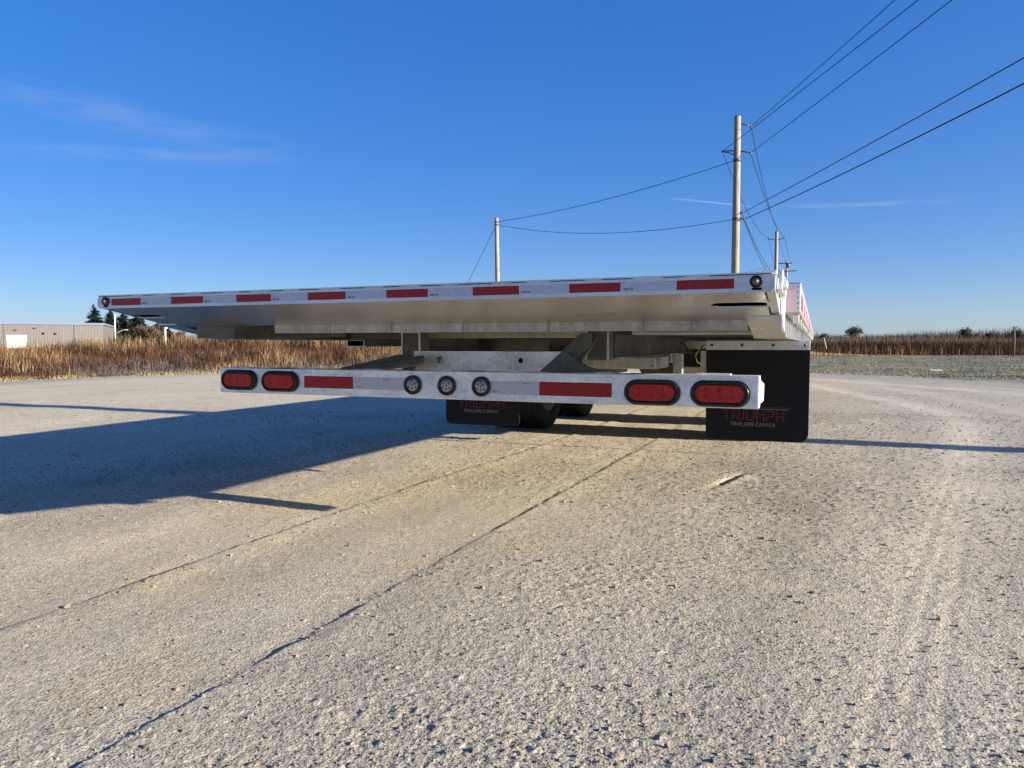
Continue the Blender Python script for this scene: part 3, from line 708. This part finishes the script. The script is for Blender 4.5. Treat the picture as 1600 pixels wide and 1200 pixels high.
MB().lathe([(-.25, .001), (-.25, .12), (.25, .12), (.25, .001)], 'z', (.2, -.1, 9.75), 8).build('transformer', 'porcelain', p4)
p0 = upole(10.2, 4.08, 10.3, .135, 'wooden utility pole right of the yard whose shadow crosses the gravel')
def wire(p, q, sag, label, r=.011, n=24):
    p, q = Vector(p), Vector(q); pts = [p+(q-p)*(i/n)-Vector((0, 0, sag*4*(i/n)*(1-i/n))) for i in range(n+1)]
    o = MB().tube([v-p for v in pts], r, 5).build('power_line', 'cable'); o.location = p; tag(o, label, 'power line', 'wires of the power line'); return o
P1 = Vector((-1.84, 30.55, 0)); P3 = Vector((LX+.12, 62, 0)); P4 = Vector((LX-.05, 89, 0)); P0 = Vector((10.2, 4.08, 0)); ST = at(-.0195*45, 45)
v = Vector
wire(P1+v((.52, .25, 9.87)), P0+v((-.35, .3, 10.1)), .12, 'topmost wire from the tall pole out of the picture at upper right', .012)
wire(P1+v((-.60, 0, 8.90)), P0+v((.0, .5, 9.2)), .05, 'wire from the left bracket of the tall pole to upper right', .013)
wire(P1+v((.55, 0, 8.72)), P0+v((.0, -.4, 8.75)), .06, 'wire from the right bracket of the tall pole to upper right', .013)
wire(P1+v((.24, 0, 6.25)), P0+v((-.2, 0, 6.6)), .10, 'upper of the two low wires from the tall pole to the right edge', .014)
wire(P1+v((.31, 0, 5.98)), P0+v((-.2, 0, 6.15)), .22, 'lower and thickest of the two low wires to the right edge', .017)
wire(P1+v((-.13, 0, 8.45)), ST+v((-.05, 0, 8.12)), .28, 'upper sagging wire between the tall pole and the guy pole', .015)
wire(P1+v((-.13, 0, 6.0)), ST+v((-.05, 0, 7.95)), .55, 'lower nearly level wire between the tall pole and the guy pole', .013)
wire(ST+v((-.1, 0, 7.9)), ST-RGT*4.1+v((0, 0, .0)), .05, 'slanting guy wire left of the guy pole', .016)
wire(P1+v((.52, .25, 9.87)), P3+v((0, 0, 10.15)), .55, 'wire from the top bracket of the tall pole to the top of the second pole', .016)
wire(P1+v((.55, 0, 8.72)), P3+v((.62, 0, 9.36)), .6, 'wire from the right bracket of the tall pole to the second pole', .016)
wire(P1+v((-.60, 0, 8.90)), P3+v((-.62, 0, 9.36)), .75, 'wire from the left bracket of the tall pole to the second pole', .014)
wire(P1+v((.24, 0, 6.25)), P3+v((.25, 0, 6.2)), .6, 'upper low wire running back from the tall pole behind the trailer', .016)
wire(P1+v((.31, 0, 5.98)), P3+v((.25, 0, 5.7)), .6, 'lower low wire running back from the tall pole behind the trailer', .016)
for a_, b_, lb in ((v((0, 0, 10.15)), v((0, 0, 10.2)), 'centre'), (v((.62, 0, 9.36)), v((.6, 0, 10.05)), 'right'), (v((-.62, 0, 9.36)), v((-1.2, 0, 10.05)), 'left')):
    wire(P3+a_, P4+b_, .5, lb+' wire between the second and the farthest pole', .014)
wire(P4+v((-1.25, 0, 9.97)), P4+v((-9, 3, 9.0)), .3, 'short wire running left from the farthest pole', .013)
wire(P4+v((-1.0, 0, 9.08)), P4+v((-9, 3, 8.3)), .2, 'lower short wire running left from the farthest pole', .013)

# ------------------------------------------------------------------ the trailer
T = empty('flatbed_trailer', (0, 0, 0), 'long aluminium flatbed trailer seen from behind with red and white reflective tape', 'trailer')
HW = 1.295; HD = .9405; LEN = 14.6
def mesh_copy(o, parent, loc=None):
    c = o.copy(); col.objects.link(c); c.parent = parent
    if loc: c.location = loc
    return c
# rear rail with its rounded ends and thin lip
def rounded(x0, x1, z0, z1, r0, r1, n=6):
    P = []
    for cx, cz, a0, r in ((x1-r1, z0+r1, -90, r1), (x1-r1, z1-r1, 0, r1), (x0+r0, z1-r0, 90, r0), (x0+r0, z0+r0, 180, r0)):
        P += [(cx+r*math.cos(R(a0+90*i/n)), cz+r*math.sin(R(a0+90*i/n))) for i in range(n+1)]
    return P
rail = holed(rounded(-HW, HW, .8885, .9365, .016, .014), [rounded(sx*1.2485-.0135, sx*1.2485+.0135, .8935, .9005, .0025, .0025, 2) for sx in (-1, 1)] +
             [[(sx*1.2485+.0178*math.cos(2*math.pi*i/24), .9225+.0105*math.sin(2*math.pi*i/24)*1.0) for i in range(24)] for sx in ()],
             .03, lambda u, w, t: (u, t, w), 'rear_rail', 'mill_aluminium', T)
MB().box(-HW+.05, HW-.05, .012, .016, .890, .903).build('slot_backing', 'dark_void', T)
lip = MB().box(-HW+.012, HW-.03, -.007, .35, .9372, .9412)
for k in range(15):
    xc = -1.08+k*.155+RNG.uniform(-.02, .02); w_ = RNG.uniform(.03, .055); dz = RNG.uniform(.003, .0055)
    lip.prism([(xc-w_, .9370), (xc+w_, .9370), (xc+w_*.7, .9370-dz), (xc-w_*.3, .9370-dz)], 'y', -.005, -.0008)
lip.build('deck_lip', 'mill_aluminium', T)
MB().box(-HW+.012, HW-.03, -.0035, -.0006, .9350, .9371).build('lip_seal', 'black_plastic', T)
MB().box(1.262, 1.300, -.012, .05, .9385, .9455).build('corner_tab', 'bright_weld', T, .003)
# reflective tape along the rear rail
SX0, SS, ZT = -1.2158, .1604, .9128
rs = MB().box(.0015, SS-.0015, -.0012, -.0004, -.0135, .0135).build('reflective_strip', 'red_tape', T); rs.location = (SX0, 0, ZT); rs['label'] = 'red strip'
wsn = MB().box(.0015, SS-.0015, -.0011, -.0004, -.0135, .0135).build('reflective_strip', 'white_tape', T); wsn.location = (SX0+SS, 0, ZT); wsn['label'] = 'white strip'
for i in range(2, 15): mesh_copy(rs if i % 2 == 0 else wsn, T, (SX0+SS*i, 0, ZT))
# stroke lettering
GL = {'T': [[(0, 1), (1, 1)], [(.5, 1), (.5, 0)]], 'R': [[(0, 0), (0, 1), (1, 1), (1, .45), (.2, .45)], [(.55, .45), (1, 0)]], 'I': [[(.5, 0), (.5, 1)]],
      'U': [[(0, 1), (0, 0), (1, 0), (1, 1)]], 'M': [[(0, 0), (0, 1), (.5, .5), (1, 1), (1, 0)]], 'P': [[(0, 1), (1, 1), (1, .45), (0, .45), (0, 0)]],
      'H': [[(0, 0), (0, 1)], [(1, 0), (1, 1)], [(0, .5), (1, .5)]], 'A': [[(0, 0), (.5, 1), (1, 0)]], 'L': [[(0, 1), (0, 0), (1, 0)]],
      'E': [[(1, 1), (0, 1), (0, 0), (1, 0)], [(0, .5), (.9, .5)]], 'S': [[(1, 1), (0, 1), (0, .5), (1, .5), (1, 0), (0, 0)]],
      'C': [[(1, 1), (0, 1), (0, 0), (1, 0)]], 'N': [[(0, 0), (0, 1), (1, 0), (1, 1)]], 'D': [[(0, 0), (0, 1), (.7, 1), (1, .7), (1, .3), (.7, 0), (0, 0)]],
      'O': [[(0, 0), (0, 1), (1, 1), (1, 0), (0, 0)]], '-': [[(.1, .5), (.9, .5)]], '2': [[(0, 1), (1, 1), (1, .5), (0, .5), (0, 0), (1, 0)]]}
def lettering(txt, x0, z0, w, h, gap, t, y, mb):
    x = x0
    for ch in txt:
        if ch == ' ': x += w*.7; continue
        ww = w*(.25 if ch == 'I' else 1)
        for pl in GL[ch]:
            for (a, b), (c, d) in zip(pl[:-1], pl[1:]):
                if ch == 'I': a = c = .5
                p, q = Vector((x+a*ww, y, z0+b*h)), Vector((x+c*ww, y, z0+d*h)); e = (q-p); Ln = e.length; e.normalize()
                mb.obox((p+q)/2, (e, Vector((0, 1, 0)), e.cross(Vector((0, 1, 0)))), Ln/2+t*.5, .0004, t/2)
        x += ww+gap
    return mb
for i in (1, 3, 5, 7, 9, 11, 13):
    lettering('DOT-C2', SX0+SS*i+.010, ZT-.0095, .0032, .0045, .0013, .0007, -.0016, MB()).build('lettering', 'black_plastic', T, recalc=False)
# corner marker lights
for sx in (-1, 1):
    mb = MB().lathe([(-.001, .0168), (-.006, .0168), (-.0075, .0158), (-.006, .0140), (-.003, .0132)], 'y', (sx*1.2465, 0, .9165), 28)
    ml = mb.build('marker_light', 'black_plastic', T)
    MB().lathe([(-.003, .0132), (-.006, .011), (-.0085, .007), (-.0095, .001)], 'y', (sx*1.2465, 0, .9165), 24).build('lens', 'amber_lens', ml)
    MB().lathe([(-.0093, .0045), (-.0115, .003), (-.012, .0005)], 'y', (sx*1.2465+.002, 0, .9170), 12).build('bulb', 'clear_lens', ml)
# sloping approach plate under the rear rail, with its two oval openings
SL = -.187
def plate3(u, w, t): return (u, w, .8885+SL*w - t*.0+t)
holed([(-1.268, .003), (1.268, .003), (1.268, .352), (-1.268, .352)], [stadium(sx*1.192, .15, .084, .031, 12) for sx in (-1, 1)], .005, plate3, 'approach_plate', 'plate_aluminium', T)
MB().box(-1.26, 1.26, .035, .34, .915, .92).box(-1.26, 1.26, .30, .305, .838, .9149).build('slot_blackout', 'dark_void', T)  # black boxes added inside so the plate's oval openings look dark
# cheek flanges and side beams
for sx, nm in ((1, 'r'), (-1, 'l')):
    xi, xo = sx*1.272, sx*HW
    MB().prism([(.03, .9365), (.0305, .8895), (.655, .7745), (LEN, .7745), (LEN, .9365)], 'x', min(xi, xo), max(xi, xo)).build('side_beam', 'mill_aluminium', T)
    MB().prism([(.30, .8285), (.655, .766), (LEN, .766), (LEN, .7742), (.656, .7742), (.30, .8365)], 'x', min(sx*1.195, sx*1.302), max(sx*1.195, sx*1.302)).build('bottom_flange', 'plate_aluminium', T)
    MB().box(min(sx*1.302, sx*1.352), max(sx*1.302, sx*1.352), .50, LEN, .848, .9495).build('rub_rail', 'mill_aluminium', T, .004)
# rub rail details on the right: tape, hooks, ribs
a_ = MB().box(1.3524, 1.3534, 0, .296, .862, .914).build('reflective_strip', 'red_tape', T); a_.location = (0, .56, 0); a_['label'] = 'red strip along the side'
b_ = MB().box(1.3524, 1.3534, 0, .296, .862, .914).build('reflective_strip', 'white_tape', T); b_.location = (0, .86, 0); b_['label'] = 'white strip along the side'
for i in range(2, 44): mesh_copy(a_ if i % 2 == 0 else b_, T, (0, .56+.3*i, 0))
MB().box(1.306, 1.334, .4985, .4995, .858, .940).build('reflective_strip', 'pink_reflection', T)['label'] = 'pale pink patch standing in for reflected red tape on the end of the side rail'  # pink patch paints the red tape's reflection onto the rail end
rv = MB().lathe([(0, .003), (-.002, .0028), (-.003, .0005)], 'y', (1.343, .4995, 0), 10).build('rivet', 'dull_steel', T); rv.location = (0, 0, .935)
for zz in (.917, .899, .881, .866): mesh_copy(rv, T, (0, 0, zz))
hk = MB().prism([(0, .847), (.05, .847), (.055, .825), (.035, .815), (.01, .822)], 'x', 1.325, 1.345).build('rope_hook', 'bright_weld', T, .002); hk.location = (0, .62, 0)
for i in range(1, 24): mesh_copy(hk, T, (0, .62+.55*i, 0))
rb_ = MB().box(1.2965, 1.301, 0, .012, .7755, .93).build('rib', 'mill_aluminium', T); rb_.location = (0, .72, 0)
for i in range(1, 60): mesh_copy(rb_, T, (0, .72+.2*i, 0))
# hinge lugs on the right rear corner
MB().prism([(.07, .90), (.12, .89), (.16, .90), (.155, .92), (.123, .958), (.114, .958), (.088, .92)], 'x', 1.2965, 1.3115).build('hinge_lug', 'bright_weld', T, .003)
MB().prism(stadium(.27, .915, .05, .028, 8), 'x', 1.2965, 1.3135).build('hinge_lug', 'bright_weld', T, .003)
MB().lathe([(-.004, .001), (-.004, .014), (.024, .014), (.028, .010), (.028, .001)], 'x', (1.2965, .115, .912), 16).build('hinge_pin', 'galvanised_steel', T)
MB().prism([(.33, .80), (.43, .783), (.45, .90), (.43, .955), (.38, .962), (.35, .92)], 'x', 1.2965, 1.3065).build('hinge_lug', 'bright_weld', T, .003)
# deck and members under it
MB().box(-1.27, 1.27, .36, LEN, .925, .9370).build('deck', 'mill_aluminium', T)
MB().box(-.70, 1.197, .352, .376, .7905, .8275).build('rear_cross_beam', 'beam_aluminium', T, .002)
for xx in (-.42, -.13, .18, .52, .86, 1.02): MB().box(xx, xx+.0015, .3505, .3518, .7915, .8265).build('weld_seam', 'dull_steel', T)
MB().box(-1.14, -.925, .362, .62, .770, .8265).build('corner_pocket', 'dull_steel', T, .003)
for yy, z0, z1, x0, x1, mt in ((.70, .778, .90, -1.19, -.62, 'dull_steel'), (.80, .782, .792, .72, 1.19, 'plate_aluminium'), (.95, .786, .80, .68, 1.19, 'plate_aluminium'), (1.22, .776, .807, -.46, .395, 'beam_aluminium'),
                               (1.6, .775, .90, -1.19, -.70, 'dull_steel')):
    MB().box(x0, x1, yy, yy+.05, z0, z1).build('cross_member', mt, T, .002)
cm = MB().box(-1.268, 1.268, 0, .05, .79, .924).build('cross_member', 'dull_steel', T); cm.location = (0, 1.75, 0)
for i in range(1, 21): mesh_copy(cm, T, (0, 1.75+.6*i, 0))
# frame rails
for x0, xw in ((.46, .555), (-.575, -.48)):
    xc = (x0+xw)/2
    MB().box(xc-.006, xc+.006 if x0 < 0 else xw+.012, 1.10, LEN-.1, .688, .789).build('frame_rail', 'dull_steel', T)
    MB().box(xc-.085, xc+.10, 1.10, LEN-.1, .678, .6872).build('rail_flange', 'plate_aluminium', T)
# uprights, hitch plate and braces that carry the bumper
for x0, x1, z0 in ((-.472, -.370, .60), (.464, .567, .672)):
    MB().box(x0, x1, 1.0, 1.09, z0, .806).build('upright', 'dull_steel', T, .006)
    fr = MB(); e = .007
    fr.box(x0-.001, x0+e, .994, .9995, z0, .806).box(x1-e, x1+.001, .994, .9995, z0+(.03 if x0 < 0 else 0), .806)
    if x0 < 0: fr.box(x0+e, x1-e, .994, .9995, .799, .806)
    fr.build('weld_bead', 'galvanised_steel', T)
def circ(cx, cz, r, n=16): return [(cx+r*math.cos(2*math.pi*i/n), cz+r*math.sin(2*math.pi*i/n)) for i in range(n)]
holed([(-.365, .55), (.20, .55), (.395, .712), (-.365, .712)], [circ(.180, .672, .0125), circ(-.225, .672, .0165)], .012, lambda u, w, t: (u, .93+t, w), 'hitch_plate', 'galvanised_steel', T)
MB().lathe([(0, .001), (0, .0135), (.004, .014)], 'y', (-.223, .934, .671), 16).build('plug', 'beam_aluminium', T)
MB().lathe([(0, .001), (0, .022)], 'y', (-.225, .9435, .672), 16).build('hole_backing', 'dark_void', T)
MB().lathe([(0, .001), (0, .03)], 'y', (.180, .965, .672), 16).build('hole_backing', 'dark_void', T)
for xx in (-.13, .03): MB().lathe([(0, .0005), (-.0006, .003)], 'y', (xx, .9292, .6735), 8).build('bolt_hole', 'dark_void', T)
# braces
MB().obox((-.43, .76, .645), ((.80, .42, .13), (-.42, .8, 0), (0, 0, 1)), .21, .03, .022).build('brace_tube', 'dull_steel', T, .012)
MB().prism([(-.70, .632), (-.30, .632), (-.33, .70), (-.40, .695)], 'y', .83, .838).build('gusset_plate', 'dull_steel', T)
MB().prism([(.315, .625), (.385, .625), (.545, .745), (.545, .79), (.50, .79), (.42, .715)], 'y', .80, .812).build('gusset_plate', 'dull_steel', T)
MB().prism([(.40, .625), (.59, .625), (.455, .705), (.42, .70)], 'y', .775, .787).build('gusset_plate', 'dull_steel', T)
MB().obox((.47, .90, .72), ((.25, .55, .62), (.9, -.3, 0), (0, 0, 1)), .09, .05, .006).build('gusset_plate', 'dull_steel', T)
MB().prism([(.335, .655), (.42, .628), (.712, .628), (.712, .684), (.42, .676)], 'y', 1.30, 1.63).build('support_box', 'beam_aluminium', T, .003)
MB().lathe([(0, .0005), (-.0006, .004)], 'y', (.695, 1.2992, .643), 8).build('bolt_hole', 'dark_void', T)
MB().box(.775, .818, 1.40, 1.44, .59, .70).box(.757, .775, 1.40, 1.44, .655, .70).build('hanging_bracket', 'beam_aluminium', T, .003)
MB().box(-.70, -.065, 2.0, 2.015, .705, .772).build('underbody_plate', 'dull_steel', T, .001)
MB().box(-.706, -.699, 1.985, 2.015, .705, .772).build('plate_edge', 'galvanised_steel', T)
MB().box(-2.188+1.46, -2.040+1.42, 2.0, 2.05, .775, .78).build('tie_strap', 'dull_steel', T)
tb = MB()
for (a, b, c, d) in ((-1.245, -1.239, .729, .7685), (-1.125, -1.119, .729, .7685), (-1.239, -1.125, .7645, .7685), (-1.239, -1.125, .729, .732)): tb.box(a, b, 1.64, 9, c, d)
tb.build('ramp_channel', 'plate_aluminium', T)
MB().tube([(.79, 2.2, .73), (.775, 2.1, .68), (.785, 2.1, .645), (.80, 2.15, .63)], .0045, 6).build('air_hose', 'yellow_hose', T)
MB().tube([(.70, 2.15, .75), (.76, 2.1, .66), (.80, 2.25, .74)], .004, 6).build('air_hose', 'black_plastic', T)
MB().tube([(.585, .99, .808), (.60, .985, .816), (.61, .985, .806), (.60, .99, .796)], .0025, 5).build('wire_lead', 'black_plastic', T)
MB().lathe([(0, .001), (.0, .06), (.03, .10), (.60, .10), (.63, .06), (.63, .001)], 'x', (.16, 3.45, .60), 20).build('air_tank', 'black_plastic', T)
MB().box(.50, .73, 3.05, 3.15, .50, .585).build('spring_hanger', 'beam_aluminium', T, .004)
MB().box(-.73, -.50, 3.05, 3.15, .42, .585).build('spring_hanger', 'dull_steel', T, .004)
# landing legs far forward
for sx in (-1, 1):
    lg = MB().box(sx*.5-.06, sx*.5+.06, 11.4, 11.52, .05, .69).build('landing_leg', 'dull_steel', T)
    MB().box(sx*.5-.14, sx*.5+.14, 11.34, 11.58, .005, .0495).build('foot_plate', 'dull_steel', lg)
# bumper
BY, BW, BZ0, BZ1 = .5764, 1.2185, .5168, .6331
bump = MB().box(-BW, BW, BY, BY+.009, BZ0, BZ1).box(-BW, BW, BY+.0091, BY+.10, BZ1-.009, BZ1).box(-BW, BW, BY+.0091, BY+.10, BZ0, BZ0+.009)
bump.build('bumper', 'galvanised_steel', T, .0025)
for sx in (-1, 1):
    MB().box(min(sx*BW, sx*(BW-.008))+.0004*sx, max(sx*BW, sx*(BW-.008))+.0004*sx, BY+.0095, BY+.099, BZ0+.0095, BZ1-.0095).build('bumper_end', 'bright_weld', T)
MB().tube([(BW+.001, BY+.02, BZ0+.02), (BW+.010, BY+.03, BZ0+.030), (BW+.010, BY+.05, BZ1-.030), (BW+.001, BY+.06, BZ1-.02)], .006, 8).build('end_loop', 'bright_weld', T)
wb = MB()
for i in range(14):
    zz = BZ0+.006+i*.0081; wb.lathe([(-.004, .001), (-.002, .0045), (.002, .0045), (.004, .001)], 'z', (BW+RNG.uniform(-.001, .002), BY+.004, zz), 6)
wb.build('weld_bead', 'bright_weld', T)
for i in range(13):
    xx = -1.1+i*.17+RNG.uniform(-.03, .03); MB().box(xx, xx+RNG.uniform(.05, .10), BY+.02, BY+.05, BZ1+.0006, BZ1+.003).build('weld_bead', 'dull_steel' if i % 2 else 'bright_weld', T)
MB().box(1.0, 1.12, BY+.03, BY+.07, BZ1+.0006, BZ1+.006).build('weld_bead', 'bright_weld', T)
for k, (x0, x1, mt, z) in enumerate(((-.728, -.466, 'red_tape', .5755), (-.4655, -.205, 'white_tape', .5755), (.187, .4015, 'white_tape', .571), (.402, .693, 'red_tape', .571))):
    MB().box(x0, x1, BY-.0014, BY-.0004, z-.0268, z+.0268).build('reflective_strip', mt, T)['label'] = ('red' if 'red' in mt else 'white')+' strip on the bumper'
for x0, z in ((-.445, .557), (-.31, .59), (.205, .552), (.33, .587)):
    lettering('DOT-C2', x0, z, .004, .005, .0016, .0007, BY-.0017, MB()).build('lettering', 'dull_steel', T, recalc=False)
# oval tail lights
def oval_light(cx, cz):
    o = MB().prism(stadium(cx, cz, .105, .0475, 14), 'y', BY-.011, BY-.0006).build('tail_light', 'black_plastic', T, .005)
    rim = MB(); N_ = 60
    P = stadium(cx, cz, .0955, .038, 14); rim.tube([(p[0], BY-.012, p[1]) for p in P+[P[0], P[1]]], .0055, 6, cap=False)
    rim.build('grommet_ring', 'black_plastic', o)
    ln = MB().prism(stadium(cx, cz, .084, .031, 14), 'y', BY-.0165, BY-.0105)
    lens = ln.build('lens', 'red_lens', o, .003)
    led = MB()
    for i in range(3):
        for j in (-1, 1):
            led.lathe([(0, .0085), (-.0006, .0080), (-.0007, .005), (-.0003, .0001)], 'y', (cx-.046+i*.046, BY-.0166, cz+j*.0125), 12)
    led.build('led_cluster', 'red_led', o)
for cx, cz in ((.8455, .5675), (1.0885, .5685), (-1.0995, .577), (-.861, .5745)): oval_light(cx, cz)
for cx in (-.166, -.005, .152):
    o = MB().lathe([(-.0006, .041), (-.009, .041), (-.012, .037), (-.011, .031), (-.006, .0275)], 'y', (cx, BY, .5735), 32).build('round_light', 'black_plastic', T)
    MB().lathe([(-.006, .0275), (-.009, .025), (-.0095, .0001)], 'y', (cx, BY, .5735), 28).build('lens', 'clear_lens', o)
    d = MB()
    for k in range(6):
        a = k*math.pi/3+.5; rr_ = .0145 if k % 2 == 0 else .019
        d.lathe([(-.0097, .0048), (-.011, .0035), (-.0112, .0001)], 'y', (cx+rr_*math.cos(a), BY, .5735+rr_*math.sin(a)), 8)
    d.lathe([(-.0097, .005), (-.0112, .0001)], 'y', (cx, BY, .5735), 8)
    d.build('led_cluster', 'dull_steel', o)
# mud flaps
def flap(x0, x1, y, z0, z1, ny):
    P = rounded(x0, x1, z0, z1, .045, .06 if ny else .045, 5)
    P = [(p[0], min(p[1], z1) if p[1] < (z0+z1)/2 else p[1]) for p in P]
    P = [p for p in P if p[1] < (z0+z1)/2]+[(x1, z1), (x0, z1)]
    P = sorted([p for p in P if p[1] < (z0+z1)/2], key=lambda p: math.atan2(p[1]-(z0+z1)/2, p[0]-(x0+x1)/2))+[(x1, z1), (x0, z1)]
    o = MB().prism(P, 'y', y, y+.010).build('mud_flap', 'flap_rubber', T, .002)
    t0 = x0+.115
    lettering('TRIUMPH', t0, z0+.137, .043, .062, .0185, .0075, y-.0012, MB()).build('lettering', 'red_print', o, recalc=False)['label'] = 'red letters TRIUMPH'
    lettering('TRAILERS CANADA', t0+.045, z0+.098, .0145, .021, .0062, .0030, y-.0012, MB()).build('lettering', 'white_print', o, recalc=False)['label'] = 'small white letters TRAILERS CANADA'
    MB().box(t0+.175, t0+.425, y-.0016, y-.0006, z0+.221, z0+.2245).build('red_line', 'red_print', o)
    MB().box(t0+.175, t0+.408, y-.0016, y-.0006, z0+.209, z0+.2125).build('white_line', 'white_print', o)
    return o
flap(.722, 1.368, 2.95, .106, .712, 1); flap(-1.268, -.648, 2.98, .122, .712, 0)
for x0, x1 in ((.722, 1.368), (-1.268, -.648)):
    br = MB().box(x0-.002, x1, 2.938, 2.9465, .706, .766).build('flap_bracket', 'galvanised_steel' if x0 > 0 else 'dull_steel', T, .002)
    for k in range(4):
        MB().lathe([(0, .011), (-.004, .010), (-.006, .005), (-.006, .0005)], 'y', (x0+.035+k*(x1-x0-.065)/3, 2.9375, .737), 8).build('bolt', 'dull_steel', br)
MB().box(.46, .7195, 2.96, 3.0, .712, .766).build('bracket_bar', 'beam_aluminium', T, .002)
MB().box(.682, .7185, 2.955, 2.962, .46, .70).build('flap_hanger', 'beam_aluminium', T, .002)
# wheels
RT = .385
def tyre_profile():
    p = [(-.095, .225), (-.112, .25), (-.118, .30), (-.113, .345), (-.104, .368)]
    xs = [-.098, -.062, -.060, -.050, -.048, -.018, -.016, -.006, -.004, .004, .006, .016, .018, .048, .050, .060, .062, .098]
    gro = [(-.098, RT-.006), (-.066, RT-.001), (-.064, RT-.013), (-.054, RT-.013), (-.052, RT), (-.024, RT), (-.022, RT-.013), (-.012, RT-.013), (-.010, RT),
           (.010, RT), (.012, RT-.013), (.022, RT-.013), (.024, RT), (.052, RT), (.054, RT-.013), (.064, RT-.013), (.066, RT-.001), (.098, RT-.006)]
    return p+gro+[(-a, r) for a, r in p[::-1]]
def rim_profile(): return [(-.10, .226), (-.095, .215), (-.05, .20), (.02, .195), (.03, .12), (.07, .10), (.075, .03), (.075, .001)]
ty_me = MB().lathe(tyre_profile(), 'x', (0, 0, 0), 56).build('tyre', 'tyre_rubber'); rm_me = MB().lathe(rim_profile()+[], 'x', (0, 0, 0), 32).build('rim', 'steel_wheel')
first = True
for yy in (4.0, 5.15):
    for sx in (-1, 1):
        for xo in (.875, 1.15):
            wh = bpy.data.objects.new('wheel', None); wh.empty_display_size = .2; col.objects.link(wh); wh.parent = T; wh.location = (sx*xo, yy, RT-.006)
            wh.rotation_euler = (RNG.uniform(0, 6), 0, 0)
            if first: a, b = ty_me, rm_me; first = False
            else: a, b = ty_me.copy(), rm_me.copy(); col.objects.link(a); col.objects.link(b)
            a.parent = wh; b.parent = wh
            if sx < 0: b.rotation_euler = (0, 0, math.pi)
    MB().tube([(-1.1, yy, RT), (1.1, yy, RT)], .06, 12).build('axle', 'dull_steel', T)
for sx in (-1, 1): MB().box(sx*.53-.05, sx*.53+.05, 3.4, 5.7, .445, .54).build('leaf_spring', 'dull_steel', T)
